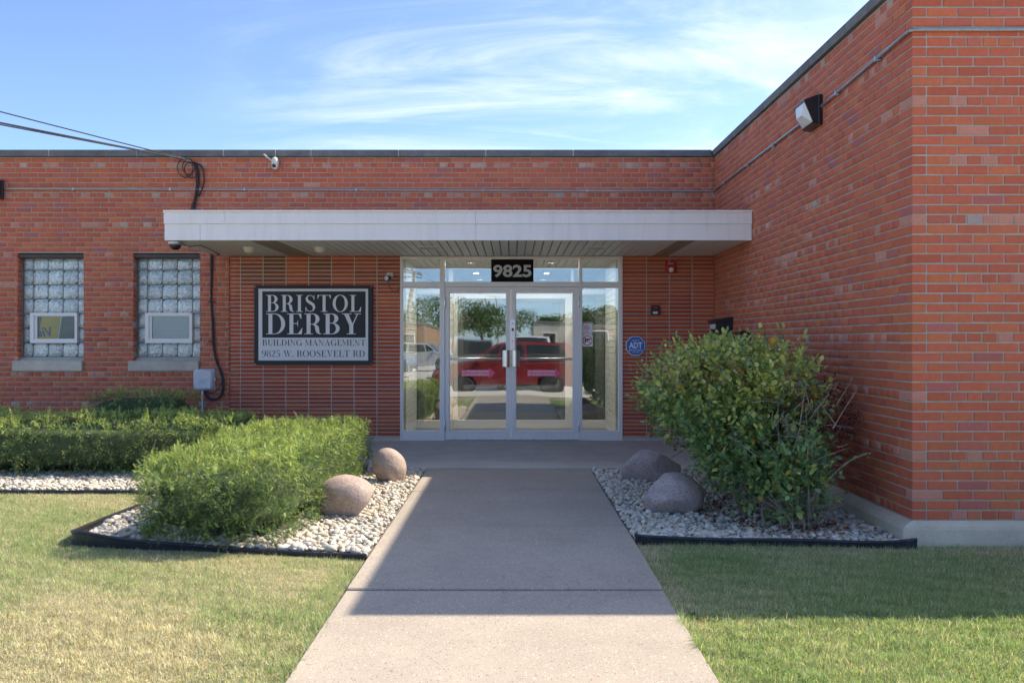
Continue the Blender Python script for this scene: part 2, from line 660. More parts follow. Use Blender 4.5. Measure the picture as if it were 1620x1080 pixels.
M['roof'] = simple('roof_membrane', (.20, .20, .20), .9, vary=.2)
M['edging'] = simple('black_edging', (.022, .024, .032), .38, vary=.35, vscale=7, dirt=((.12, .11, .10), 14, .58, .75))
M['gravel'] = tint_mat('white_gravel', .7, .3, 0, .25, 150, .15, 60)
M['litter'] = tint_mat('leaf_litter', .8, .2, .2)
M['grass'] = tint_mat('grass_blades', .65, .25, .45, vary=.1)
M['yew'] = tint_mat('yew_needles', .55, .35, .25, vary=.1)
M['leaf'] = tint_mat('shrub_leaves', .42, .45, .28, vary=.15)
M['bark'] = simple('grey_bark', (.22, .185, .155), .85, vary=.35, vscale=18, bs=.5, bscale=50)
M['core'] = simple('hedge_shade_core', (.055, .08, .03), .9, vary=.5, vscale=25, bs=1.0, bscale=30)  # shade of the hedge interior painted as a dark colour
M['boulder_pink'] = speckle_stone('pink_granite', (.39, .285, .235), (.54, .425, .36), (.20, .12, .095))
M['boulder_dark'] = speckle_stone('purple_granite', (.36, .29, .285), (.56, .44, .41), (.15, .12, .12))
M['asphalt'] = concrete_mat('parking_concrete', (.56, .53, .48), (.66, .63, .58), .1, 1.0)
M['pavement'] = concrete_mat('pavement_concrete', (.56, .53, .48), (.66, .63, .58), .1, 1.0)


def lawn_ground():
    m, nt, N, L, b = nmat('lawn_thatch')
    f = tex_noise(nt, 1.1, 6, .65, dist=.4)
    c = mixrgb(nt, map_range(nt, f, .35, .65), (.24, .24, .11), (.42, .36, .21))
    f2 = tex_noise(nt, 60, 4, .7)
    c = mixrgb(nt, map_range(nt, f2, .4, .65), mixrgb(nt, .6, c, (.5, .48, .42), 'MULTIPLY'), c)
    L.new(c, b.inputs['Base Color'])
    b.inputs['Roughness'].default_value = .95
    bump(nt, b, tex_noise(nt, 90, 5, .8), .8, .01)
    return m


M['lawn'] = lawn_ground()
M['bed'] = simple('bed_soil', (.17, .145, .12), .95, vary=.4, vscale=25, bs=.6, bscale=60)

# ------------------------------------------------------------------ key dimensions (metres; z = 0 is the entrance slab)
WY = 11.82            # face of the entrance wall
WX = 2.713            # side face of the wing
FY = 5.966            # front face of the wing
CRS = 0.0669          # brick course
MOD = 0.2099          # stretcher module
JNT = 0.0105
GZ = -0.045           # lawn

# ------------------------------------------------------------------ the setting: ground, paving, beds
def sheet(name, pts, z, mat, kind='structure', parent=None):
    m = MB()
    m.add([(x, y, z) for x, y in pts], [tuple(range(len(pts)))])
    o = m.build(name, mat, parent)
    return tag(o, kind=kind) if not parent else o


gm = MB()
prof = [(400, -.06), (30, -.06), (2.5, -.05), (-.40, -.06), (-.45, -.33), (-400, -.33)]
xs = [-400, -60, -20, -8, 0, 8, 20, 60, 400]
for y, z in prof:
    for x in xs:
        gm.v.append((x, y, z))
for i in range(len(prof) - 1):
    for j in range(len(xs) - 1):
        a = i * len(xs) + j
        gm.f.append((a, a + 1, a + 1 + len(xs), a + len(xs)))
tag(gm.build('ground', M['lawn']), kind='structure')
lot = sheet('parking_lot', [(-90, -150), (90, -150), (90, -.62), (-90, -.62)], -.30, M['asphalt'])
sheet('sidewalk', [(-60, -.38), (60, -.38), (60, 1.72), (-60, 1.72)], -.040, M['pavement'])
kb = MB().cbox(-60, 60, -.62, -.40, -.5, -.035, .02)
tag(kb.build('kerb', M['slab']), kind='structure')

# entrance slab and the walkway, one object per poured slab
tag(MB().cbox(-2.45, 2.66, 9.335, WY + .02, -.2, 0.0, .008).build('entrance_slab', M['slab']), kind='structure')
walk = bpy.data.objects.new('walkway', None)
walk.location = (-.04, 6.4, -.02)
COL.objects.link(walk)
BASE['walkway'] = Vector(walk.location)
tag(walk, kind='structure')
wj = [1.735, 3.25, 4.81, 6.43, 7.95, 9.325]
for i, (a, b) in enumerate(zip(wj[:-1], wj[1:])):
    g0, g1 = [.026 if abs(q - 4.81) < .01 else .005 for q in (a, b)]
    dz = (0, -.003, .004, 0, .002)[i]
    m = MB().cbox(-.912, .828, a + g0 / 2, b - g1 / 2, -.2, -.02 + dz, .007)
    m.build('concrete_slab', M['walk'], walk)

LEFT_BED = [(-.912, 5.60), (-1.3, 5.69), (-1.75, 5.775), (-2.36, 5.885), (-2.74, 5.95), (-2.93, 6.06), (-3.04, 6.28), (-3.09, 7.3), (-3.2, 7.88), (-3.35, 8.02),
            (-8.5, 8.02), (-8.5, WY), (-2.45, WY), (-2.45, 9.33), (-.912, 9.33)]
RIGHT_BED = [(.828, 5.99), (1.5, 5.965), (2.2, 5.93), (2.655, 5.88), (2.655, 9.33), (.828, 9.33)]
sheet('gravel_bed', LEFT_BED, -.036, M['bed'])
sheet('gravel_bed', RIGHT_BED, -.036, M['bed'])


# ------------------------------------------------------------------ brick walls
PAL = dict(red=(.575, .142, .072), orange=(.60, .162, .073), deep=(.55, .127, .066), purple=(.48, .140, .112), mauve=(.545, .147, .090),
           pale=(.60, .25, .175), grey=(.54, .35, .26), slate=(.42, .34, .30))


def brick_colour(z, header, dark=0.0):
    r = random.random()
    if header:
        k = ('pale' if r < .20 else 'grey' if r < (.215 + dark * .09) else 'slate' if r < (.218 + dark * .10) else 'mauve' if r < .42 else 'deep' if r < .50 else 'red' if r < .82 else 'orange')
    else:
        k = ('orange' if r < .30 - dark * .16 else 'red' if r < .84 - dark * .22 else 'deep' if r < .93 else 'mauve' if r < .965 - dark * .04 else 'purple' if r < .992 + dark * .005 else 'pale')
    c = PAL[k]
    j = random.uniform(.92, 1.07)
    return tuple(min(.9, x * j * random.uniform(.97, 1.03)) for x in c)


_bm_cache = {}


def brick_mesh(w, h, d):
    k = (round(w, 3), round(h, 3), round(d, 3))
    if k not in _bm_cache:
        me = bpy.data.meshes.new('brick')
        m = MB().cbox(-w / 2, w / 2, 0, d, -h / 2, h / 2, .003)
        me.from_pydata(m.v, [], m.f)
        bm = bmesh.new()
        bm.from_mesh(me)
        bmesh.ops.recalc_face_normals(bm, faces=bm.faces)
        bm.to_mesh(me)
        bm.free()
        me.materials.append(M['brick'])
        _bm_cache[k] = me
    return _bm_cache[k]


def apparent(c, w, h, n):
    """rough size in the picture, for choosing which bricks are their own objects"""
    if c[1] < .5:
        return 0
    px, pz = c[0] / c[1] * 1390, (c[2] - 1.335) / c[1] * 1390
    if abs(px) > 812 or abs(pz) > 542:
        return 0
    v = Vector((0, 0, 1.335)) - Vector(c)
    return w * h * max(0, v.normalized().dot(n)) / v.length_squared


class Wall:
    """a brick skin: u along the wall, z up; rot is the turn of the local frame (x = u, y = into the wall)"""

    def __init__(s, part, o, rot):
        s.part, s.o, s.rot = part, Vector(o), rot
        s.u = Vector((math.cos(rot), math.sin(rot), 0))
        s.i = Vector((-math.sin(rot), math.cos(rot), 0))
        s.bricks = []        # (u0, u1, z0, z1, depth, colour)

    def world(s, u, z, d):
        return s.o + s.u * u + s.i * d + Vector((0, 0, z))


def lay_bricks(walls, limit=300):
    allb = []
    for w in walls:
        for b in w.bricks:
            u0, u1, z0, z1, d, c = b
            ctr = w.world((u0 + u1) / 2, (z0 + z1) / 2, 0)
            allb.append((apparent(ctr, u1 - u0, z1 - z0, -w.i), w, b))
    allb.sort(key=lambda t: -t[0])
    single, rest = allb[:limit], allb[limit:]
    for _, w, (u0, u1, z0, z1, d, c) in single:
        o = bpy.data.objects.new('brick', brick_mesh(u1 - u0, z1 - z0, d))
        p = w.world((u0 + u1) / 2, (z0 + z1) / 2, random.uniform(-.0018, .0012)) - base_of(w.part)
        o.location = p
        o.rotation_euler = (random.gauss(0, .006), random.gauss(0, .0025), w.rot + random.gauss(0, .003))
        o.color = c + (1,)
        COL.objects.link(o)
        o.parent = w.part
    for w in walls:
        V, F, T = [], [], []
        cc = .003
        for _, w2, (u0, u1, z0, z1, d, c) in rest:
            if w2 is not w:
                continue
            n = len(V)
            o = random.uniform(-.0018, .0012)
            t = random.gauss(0, .0008)
            for (a, b, e, k) in ((u0 + cc, z0 + cc, 0, 0), (u1 - cc, z0 + cc, 0, 1), (u1 - cc, z1 - cc, 0, 1), (u0 + cc, z1 - cc, 0, 0),
                                 (u0, z0, cc, 0), (u1, z0, cc, 1), (u1, z1, cc, 1), (u0, z1, cc, 0),
                                 (u0, z0, d, 0), (u1, z0, d, 1), (u1, z1, d, 1), (u0, z1, d, 0)):
                V.append(w.world(a, b, e + o + (t if k else -t)))
                T.append(c)
            F.append((n, n + 1, n + 2, n + 3))
            for q in (0, 4):
                for k in range(4):
                    F.append((n + q + 4 + k, n + q + 4 + (k + 1) % 4, n + q + (k + 1) % 4, n + q + k))
        if V:
            o = np_mesh('brickwork', np.array([tuple(p) for p in V]), np.array(F), M['brick_joined'], np.array(T), w.part)
            o['kind'] = 'stuff'


def clip(u0, u1, z0, z1, holes):
    """cut a brick at openings; returns list of (u0, u1, touches)"""
    segs = [(u0, u1, False)]
    for (a, b, c, d) in holes:
        if z1 <= c + .012 or z0 >= d - .012:
            continue
        new = []
        for (s0, s1, t) in segs:
            if s1 <= a or s0 >= b:
                near = abs(s1 - a) < .02 or abs(s0 - b) < .02
                new.append((s0, s1, t or near))
                continue
            if s0 < a:
                new.append((s0, a, True))
            if s1 > b:
                new.append((b, s1, True))
        segs = new
    return [(a, b, t) for a, b, t in segs if b - a > (.006 if t else .03)]


def bond(wall, u0, u1, ztop_centre, zmin, zmax, header_at, holes=(), dark=lambda z: 0.0, phase=0.0, first=None):
    """American bond; courses counted down from ztop_centre. first(k) gives the brick widths that start the course at u0."""
    k = 0
    z = ztop_centre
    while z - CRS / 2 > zmin - .03:
        header = (k % 6) == header_at
        z0, z1 = max(z - (CRS - JNT) / 2, zmin), min(z + (CRS - JNT) / 2, zmax)
        mod = MOD / 2 if header else MOD
        start = list(first(k)) if first else []
        u = u0 - (0 if first else (MOD / 2 * (k % 2) + phase + (MOD / 4 if header else 0)))
        while u < u1 - .01:
            w = start.pop(0) if start else mod + random.gauss(0, .0015)
            a, b = max(u, u0), min(u + w - JNT, u1)
            if z1 - z0 > .02 and b - a > .03:
                for s0, s1, edge in clip(a, b, z0, z1, holes):
                    wall.bricks.append((s0, s1, z0 + random.gauss(0, .0007), z1 + random.gauss(0, .0007), .105 if edge else .045, brick_colour(z, header, dark(z))))
            u += w
        z -= CRS
        k += 1


def holed_slab(name, x0, x1, z0, z1, holes, y0, y1, mat, parent):
    xs = sorted({x0, x1, *[h[0] for h in holes], *[h[1] for h in holes]})
    zs = sorted({z0, z1, *[h[2] for h in holes], *[h[3] for h in holes]})
    xs = [x for x in xs if x0 <= x <= x1]
    zs = [z for z in zs if z0 <= z <= z1]
    nx, nz = len(xs), len(zs)
    solid = [[not any(h[0] <= (xs[i] + xs[i + 1]) / 2 <= h[1] and h[2] <= (zs[j] + zs[j + 1]) / 2 <= h[3] for h in holes) for j in range(nz - 1)] for i in range(nx - 1)]
    m = MB()
    m.v = [(x, y0, z) for x in xs for z in zs] + [(x, y1, z) for x in xs for z in zs]
    I = lambda i, j, q: q * nx * nz + i * nz + j
    S = lambda i, j: 0 <= i < nx - 1 and 0 <= j < nz - 1 and solid[i][j]
    for i in range(nx - 1):
        for j in range(nz - 1):
            if not solid[i][j]:
                continue
            m.f.append((I(i, j, 0), I(i + 1, j, 0), I(i + 1, j + 1, 0), I(i, j + 1, 0)))
            m.f.append((I(i, j, 1), I(i, j + 1, 1), I(i + 1, j + 1, 1), I(i + 1, j, 1)))
            if not S(i - 1, j):
                m.f.append((I(i, j, 0), I(i, j + 1, 0), I(i, j + 1, 1), I(i, j, 1)))
            if not S(i + 1, j):
                m.f.append((I(i + 1, j, 0), I(i + 1, j, 1), I(i + 1, j + 1, 1), I(i + 1, j + 1, 0)))
            if not S(i, j - 1):
                m.f.append((I(i, j, 0), I(i, j, 1), I(i + 1, j, 1), I(i + 1, j, 0)))
            if not S(i, j + 1):
                m.f.append((I(i, j + 1, 0), I(i + 1, j + 1, 0), I(i + 1, j + 1, 1), I(i, j + 1, 1)))
    return m.build(name, mat, parent)


def ring(m, x0, x1, z0, z1, l, r, b, t, y0, y1):
    """rectangular frame in the xz plane as one piece"""
    vs = []
    for y in (y0, y1):
        vs += [(x0, y, z0), (x1, y, z0), (x1, y, z1), (x0, y, z1), (x0 + l, y, z0 + b), (x1 - r, y, z0 + b), (x1 - r, y, z1 - t), (x0 + l, y, z1 - t)]
    fs = []
    for k in range(4):
        j = (k + 1) % 4
        fs += [(k, j, 4 + j, 4 + k), (8 + k, 12 + k, 12 + j, 8 + j), (k, 8 + k, 8 + j, j), (4 + k, 4 + j, 12 + j, 12 + k)]
    return m.add(vs, fs)


# ---- the entrance building
BLD = thing('brick_building', 'long low red brick building with white entrance canopy, glass doors and glass block windows', 'building', (-.5, WY, 0))
WIN = [(-6.658, -5.774, 1.071, 2.517), (-5.102, -4.209, 1.071, 2.517)]
ENT = (-3.81, WX + .3, -.5, 2.50)
TOPZ = 3.812
wall_part = holed_slab('front_wall', -9.0, WX + .05, -.3, TOPZ, [(a - .007, b + .007, c, d + .007) for a, b, c, d in WIN] + [ENT], WY + .0055, WY + .30, M['mortar'], BLD)
W1 = Wall(wall_part, (0, WY, 0), 0)
bond(W1, -9.0, WX, 3.7725, -.1, TOPZ, 1, [(a, b, c - .133, d) for a, b, c, d in WIN] + [ENT], lambda z: .6 if z > 2.9 else 0.0)
lay_bricks([W1])

# dark steel lintels, reveals' sills and glass block panels
for wi, (a, b, c, d) in enumerate(WIN):
    win = MB().box(a + .002, b - .002, WY + .135, WY + .20, c - .02, d - .055).build('window', M['block_joint'], BLD)
    win['label'] = ('glass block window nearest the left edge of the wall', 'glass block window beside the cable drop')[wi]
    MB().cbox(a + .003, b - .003, WY + .02, WY + .2, d - .055, d - .004, .004).build('lintel', M['dark_paint'], win)
    sx0, sx1 = a - .062, b - .004
    MB().cbox(sx0, sx1, WY - .035, WY + .015, c - .133, c + .004, .008).build('sill', M['sill'], win)
    MB().prism([(0, c - .06), (0, c - .002), (.115, c + .05), (.115, c - .06)], lambda u, v, t: (t, WY + .016 + u, v), a + .003, b - .003).build('ledge', M['sill'], win)
    # blocks: 0.197 m module, cut at the sides and the top; a vent window takes 3 x 2 blocks
    zs = [c + .055 + .196 * k for k in range(8)]
    x_first = a + .135
    xs = [a + .004, x_first, x_first + .204, x_first + .408, x_first + .612, b - .004]
    hx0, hx1, hz0, hz1 = xs[1] - .012, xs[4] + .012, zs[1] - .008, zs[3] + .008
    for j in range(7):
        z0, z1 = zs[j], min(zs[j + 1], d - .058)
        for i in range(5):
            if i in (1, 2, 3) and j in (1, 2):
                continue
            x0, x1 = xs[i], xs[i + 1]
            g = .0075
            m = MB()
            w_, h_ = (x1 - x0) / 2 - g, (z1 - z0) / 2 - g
            cx, cz = (x0 + x1) / 2, (z0 + z1) / 2
            # pillowed face
            vs, fs = [], []
            n = 6
            for q in range(n + 1):
                for p in range(n + 1):
                    s, t = -1 + 2 * p / n, -1 + 2 * q / n
                    e = max(abs(s), abs(t))
                    yy = WY + .118 + (.017 if e > .99 else 0.0 if e > .6 else .002)
                    vs.append((cx + s * w_, yy, cz + t * h_))
            for q in range(n):
                for p in range(n):
                    k = q * (n + 1) + p
                    fs.append((k, k + 1, k + n + 2, k + n + 1))
            m.add(vs, fs)
            o = m.build('glass_block', M['block'], win, smooth='all')
            j_ = random.uniform(.78, 1.08)
            cool = (j - 2) * .025
            o.color = (j_ * (1 - max(0, cool)), j_ * (1 - max(0, cool) * .4), j_ * 1.0, 1)
    m = MB()
    ring(m, hx0, hx1, hz0, hz1, .05, .03, .045, .035, WY + .075, WY + .134)
    fr = m.build('vent_frame', M['alu'], win)
    m = MB()
    ring(m, hx0 + .05, hx1 - .03, hz0 + .045, hz1 - .035, .035, .012, .012, .012, WY + .095, WY + .134)
    m.build('vent_sash', M['alu'], win)
    MB().box(hx0 + .08, hx1 - .04, WY + .108, WY + .112, hz0 + .05, hz1 - .04).build('pane', M['vent_glass'], win)
    # blind or dim room right behind the pane
    if wi == 1:
        n = 14
        hh = (hz1 - hz0 - .09) / n
        for k in range(n):
            zc = hz0 + .05 + hh * k
            MB().prism([(0, 0), (.006, hh * .92), (.008, hh * .92), (.002, 0)], lambda u, v, t: (t, WY + .121 + u, zc + v), hx0 + .082, hx1 - .042).build('blind_slat', M['print_white'], win)

# stack-bond panels of long thin bricks either side of the doors
ROM_H, ROM_W = .0531, .3068


def roman_colour(x, z, left):
    r = random.random()
    c = (.53, .095, .040) if r < .4 else (.57, .122, .044) if r < .7 else (.49, .080, .038) if r < .92 else (.44, .088, .058)
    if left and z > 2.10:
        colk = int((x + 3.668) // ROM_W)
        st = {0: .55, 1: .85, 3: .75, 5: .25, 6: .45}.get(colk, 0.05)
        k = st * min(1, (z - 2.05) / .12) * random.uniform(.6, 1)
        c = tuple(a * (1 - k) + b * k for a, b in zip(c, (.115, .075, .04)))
    j = random.uniform(.9, 1.1)
    return tuple(x_ * j for x_ in c)


for side, (x0, x1, jx) in enumerate(((-3.807, -1.517, -3.668), (1.483, WX - .001, 1.803))):
    pan = MB().box(x0, x1, WY + .017, WY + .29, .042, 2.50).build('entrance_panel', M['mortar_pale'], BLD)
    pan['label'] = ('stack-bonded panel of long thin red bricks behind the sign', 'stack-bonded panel of long thin red bricks under the alarm strobe')[side]
    PW = Wall(pan, (0, WY + .010, 0), 0)
    nx = [x0]
    k = 0
    j0 = jx
    while j0 - ROM_W > x0:
        j0 -= ROM_W
    while j0 < x1 - .02:
        if j0 > x0 + .02:
            nx.append(j0)
        j0 += ROM_W
    nx.append(x1)
    for a, b in zip(nx[:-1], nx[1:]):
        z = 2.497
        while z - ROM_H > .03:
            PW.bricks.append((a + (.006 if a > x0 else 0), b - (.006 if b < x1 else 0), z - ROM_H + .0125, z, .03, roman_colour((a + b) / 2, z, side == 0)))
            z -= ROM_H
    lay_bricks([PW], 330 if side == 0 else 200)
    MB().cbox(x0, x1, WY - .004, WY + .28, -.05, .040, .004).build('base_course', M['foundation'], BLD)


def coping(parent, cuts, fn, mat_j):
    for a, b in zip(cuts[:-1], cuts[1:]):
        m = MB()
        prof = [(-.035, 0), (-.035, .078), (-.028, .088), (.33, .098), (.34, .09), (.34, 0)]
        m.prism(prof, fn, a + .006, b - .006)
        m.build('coping_stone', M['coping'], parent)
    for c in cuts[1:-1]:
        MB().prism([(-.030, .002), (-.030, .084), (.33, .092), (.33, .002)], fn, c - .0055, c + .0055).build('coping_joint', mat_j, parent)


coping(BLD, [-9.0] + [-6.225 - 1.173 + 1.173 * k for k in range(8)] + [2.676], lambda u, v, t: (t, WY + u, TOPZ + .006 + v), M['caulk'])
MB().box(-9.0, WX, WY + .301, 20, 3.45, 3.55).build('roof', M['roof'], BLD)
MB().box(-9.3, -9.01, WY + .01, 20, -.3, 3.8).build('end_wall', M['mortar'], BLD)
MB().box(-9.0, WX, 19.8, 20, -.3, 3.44).build('rear_wall', M['mortar'], BLD)

# ---- canopy
CX0, CX1, CY0, CZ0, CZ1 = -3.944, WX - .004, 9.95, 2.483, 2.817
can = MB().box(CX0 + .03, CX1, CY0 + .03, WY - .004, CZ0 + .03, CZ1 - .02).build('canopy', M['roof'], BLD)
can['label'] = 'flat white canopy over the entrance doors'
ub = [CX0 - .004, -3.255, -.42, CX1]
for a, b in zip(ub[:-1], ub[1:]):
    MB().prism([(0, 2.672), (0, 2.795), (-.022, 2.797), (-.022, 2.817), (.05, 2.820), (.05, 2.672), (.02, 2.664), (-.006, 2.666)], lambda u, v, t: (t, CY0 - .012 + u, v), a + .0015, b - .0015).build('fascia_band', M['white'], can)
lb = [CX0, -3.54, -.415, 2.71 - .62, CX1]
lb = [CX0, -3.54, -.415, CX1]
for a, b in zip(lb[:-1], lb[1:]):
    MB().cbox(a + .0012, b - .0012, CY0, CY0 + .028, CZ0 - .004, 2.671, .003).build('fascia_panel', M['white'], can)
MB().cbox(CX0, CX0 + .028, CY0 + .029, WY - .004, CZ0 - .004, 2.671, .003).build('fascia_panel', M['white'], can)
MB().prism([(0, 2.672), (0, 2.795), (-.022, 2.797), (-.022, 2.817), (.05, 2.820), (.05, 2.672)], lambda u, v, t: (CX0 - .010 + u, t, v), CY0 + .04, WY - .004).build('fascia_band', M['white'], can)
n_sl = 65
sw = (CX1 - CX0 - .03) / n_sl
BROWN = {9, 10, 11, 57, 58}
for k in range(n_sl):
    a = CX0 + .03 + sw * k
    m = MB()
    y0, y1 = CY0 + .03, WY - .006
    m.prism([(.0015, .003), (.004, 0), (sw - .014, 0), (sw - .011, .003), (sw - .011, .022), (.0015, .022)], lambda u, v, t: (a + u, t, CZ0 + v), y0, y1)
    m.build('soffit_slat', M['soffit_brown'] if k in BROWN else M['soffit'], can)
for x, yy in ((-3.203, 10.70), (-2.342, 10.70)):
    m = MB().lathe([(.075, 0), (.078, .012), (.074, .018), (.072, .02), (.066, .045), (.05, .062), (.025, .071), (0, .074)], (x, yy, CZ0 - .001), (0, 0, -1), 24)
    m.build('soffit_light', M['cream_plastic'], can, smooth=True)
for x, yy in ((-1.03, 10.72), (1.015, 10.72)):
    m = MB()
    m.prism([(-.11, -.06), (.11, -.06), (.11, .06), (-.11, .06)], lambda u, v, t: (x + u, yy + v, t), CZ0 - .012, CZ0 - .001)
    m.build('soffit_vent', M['soffit'], can)
    for q in range(4):
        MB().cbox(x - .10, x + .10, yy - .05 + q * .026, yy - .032 + q * .026, CZ0 - .016, CZ0 - .0125, .001).build('vent_slat', M['black'] if q != 3 else M['soffit'], can)


# ---- doors and storefront (outer), then the same again as the inner set of the vestibule
def storefront(Y, outer=True, dz=0.0):
    yf, yb = Y - .022, Y + .075
    A = M['alu']
    G = M['glass'] if outer else M['glass_inner']
    def bar(nm, x0, x1, z0, z1, y0=yf, y1=yb, c=.004):
        return MB().cbox(x0, x1, y0, y1, z0, z1, c).build(nm, A, BLD)
    top = 2.478
    bar('jamb', -1.514, -1.478, .0, top)
    bar('jamb', 1.426, 1.480, .0, top)
    bar('mullion', -.980, -.912, .0, top, yf - .006, yb)
    bar('mullion', .895, .936, .0, top, yf - .006, yb)
    for a, b in ((-1.4775, -.9805), (-.9115, .8945), (.9365, 1.4255)):
        bar('header_bar', a, b, 2.442, top)
        bar('transom_bar', a, b, 2.068, 2.136)
        MB().box(a + .004, b - .004, Y + .020, Y + .027, 2.13, 2.445).build('transom_pane', G, BLD)
    for a, b in ((-1.4775, -.9805), (.9365, 1.4255)):
        bar('bottom_rail', a, b, .002, .132)
        bar('glazing_bead', a, b, 2.056, 2.0675, yf + .012)
        MB().box(a + .004, b - .004, Y + .020, Y + .027, .125, 2.062).build('sidelight_pane', G, BLD)
    for side, (x0, x1, l, r) in enumerate(((-.908, -.0235, .054, .058), (-.0185, .8925, .060, .078))):
        m = MB()
        ring(m, x0, x1, .014, 2.064, l, r, .113, .070, yf + .004, yb - .02)
        d = m.build('door', A, BLD)
        if outer:
            d['label'] = ('left leaf of the glass double door', 'right leaf of the glass double door')[side]
        gx0, gx1, gz0, gz1 = x0 + l, x1 - r, .127, 1.994
        MB().box(gx0 - .003, gx1 + .003, Y + .014, Y + .021, gz0 - .003, gz1 + .003).build('door_pane', G, d)
        m = MB()
        ring(m, gx0 - .001, gx1 + .001, gz0 - .001, gz1 + .001, .009, .009, .009, .009, Y + .003, Y + .0138)
        m.build('glazing_bead', A, d)
        for zc in (.19, 1.86) if outer else ():
            hx = x0 - .002 if side == 0 else x1 + .002
            MB().lathe([(.009, -.07), (.011, -.065), (.011, .065), (.009, .07)], (hx, yf - .004, zc), (0, 0, 1), 12).build('hinge', M['steel'], d, smooth=True)
        # push bar inside
        MB().tube([(gx0, Y + .055, 1.10), (gx1, Y + .055, 1.10)], .017, 10).build('push_bar', M['steel'], d, smooth=True)
        if outer:
            # sweep strip with screws
            MB().cbox(x0 + .004, x1 - .004, yf - .004, yf + .0035, .016, .030, .001).build('door_sweep', M['alu'], d)
            for q in range(5):
                MB().lathe([(.005, 0), (.004, .003)], (x0 + .12 + q * (x1 - x0 - .2) / 4, yf - .004, .023), (0, -1, 0), 8).build('screw', M['black'], d)
            # curved pull plate
            pm = MB()
            cx0, cx1 = (-.137, -.026) if side == 0 else (-.016, .094)
            n = 10
            poly = []
            for q in range(n + 1):
                t = q / n
                poly.append((cx0 + (cx1 - cx0) * t, -.055 * math.sin(PI * (.12 + .76 * t))))
            poly += [(x, y + .006) for x, y in reversed(poly)]
            pm.prism(poly, lambda u, v, t: (u, yf + v - .004, t), .998, 1.216)
            pm.build('pull_handle', M['steel'], d, smooth=True)
    MB().cbox(-.911, .894, yf - .02, yb, .0005, .013, .003).build('threshold', M['steel'], BLD)


storefront(WY + .02)
VY = 13.50
storefront(VY, False)


# text helpers -------------------------------------------------------
def text_mb(txt, x0, x1, z0, z1, y, bold=0.0, mirror=False, slant=0.0, thick=.0006):
    cu = bpy.data.curves.new('t', 'FONT')
    cu.body = txt
    cu.offset = bold
    cu.resolution_u = 4
    ob = bpy.data.objects.new('t', cu)
    COL.objects.link(ob)
    dg = bpy.context.evaluated_depsgraph_get()
    me = bpy.data.meshes.new_from_object(ob.evaluated_get(dg))
    P = np.array([v.co[:] for v in me.vertices])
    F = [tuple(p.vertices) for p in me.polygons]
    lo, hi = P.min(0), P.max(0)
    u = (P[:, 0] - lo[0]) / (hi[0] - lo[0])
    v = (P[:, 1] - lo[1]) / (hi[1] - lo[1])
    if mirror:
        u = 1 - u
    m = MB()
    m.v = [(x0 + (x1 - x0) * a + slant * b * (z1 - z0) * (-1 if mirror else 1), y, z0 + (z1 - z0) * b) for a, b in zip(u, v)]
    m.f = F
    bpy.data.objects.remove(ob)
    bpy.data.curves.remove(cu)
    bpy.data.meshes.remove(me)
    return m


def disc_ring(m, cx, cz, r0, r1, y, n=32):
    vs, fs = [], []
    for k in range(n):
        a = 2 * PI * k / n
        vs += [(cx + r0 * math.cos(a), y, cz + r0 * math.sin(a)), (cx + r1 * math.cos(a), y, cz + r1 * math.sin(a))]
    for k in range(n):
        j = (k + 1) % n
        fs.append((2 * k, 2 * k + 1, 2 * j + 1, 2 * j))
    return m.add(vs, fs)


def bar2d(m, x0, z0, x1, z1, w, y):
    d = Vector((x1 - x0, z1 - z0)).normalized()
    nx, nz = -d.y * w / 2, d.x * w / 2
    return m.add([(x0 + nx, y, z0 + nz), (x1 + nx, y, z1 + nz), (x1 - nx, y, z1 - nz), (x0 - nx, y, z0 - nz)], [(0, 1, 2, 3)])


gy = WY + .02
doors = [o for o in BLD.children if o.name.startswith('door') and o.get('label')]
# house number in the transom
MB().box(-.289, .281, gy + .012, gy + .0185, 2.1365, 2.4415).build('number_plate', M['num_black'], BLD)
text_mb('9825', -.262, .254, 2.200, 2.368, gy + .0112, .028).build('number', M['num_grey'], BLD, fix=False)
# lock plate, red dot
lp = MB().cbox(-.034, .034, gy - .030, gy - .0185, 1.217, 1.633, .002).build('lock_plate', M['steel'], BLD)
MB().cbox(-.014, .016, gy - .034, gy - .0302, 1.475, 1.515, .001).build('lock_light', M['red_plastic'], lp)
for zz in (1.575, 1.34):
    MB().lathe([(.008, 0), (.007, .004)], (.0, gy - .030, zz), (0, -1, 0), 10).build('keyhole', M['black'], lp)
for zz in (1.445, 1.245):
    MB().lathe([(.015, 0), (.013, .005)], (.0, gy - .030, zz), (0, -1, 0), 14).build('lock_cylinder', M['steel'], lp)
for dr, ax in zip(doors, (-.695, .196)):
    y = gy + .0118
    m = MB()
    m.prism([(0, .0), (.375, .0), (.375, -.028), (.462, .045), (.375, .118), (.375, .09), (0, .09)], lambda u, v, t: (ax + u, t, .865 + v), y, y + .0015)
    m.build('arrow_sticker', M['sticker_red'], dr)
    text_mb('ALL PACKAGE DELIVERIES', ax + .012, ax + .375, .916, .945, y - .0008, .016).build('lettering', M['print_white'], dr, fix=False)
    text_mb('PLS USE SOUTH ENTRANCE', ax + .012, ax + .375, .875, .904, y - .0008, .016).build('lettering', M['print_white'], dr, fix=False)
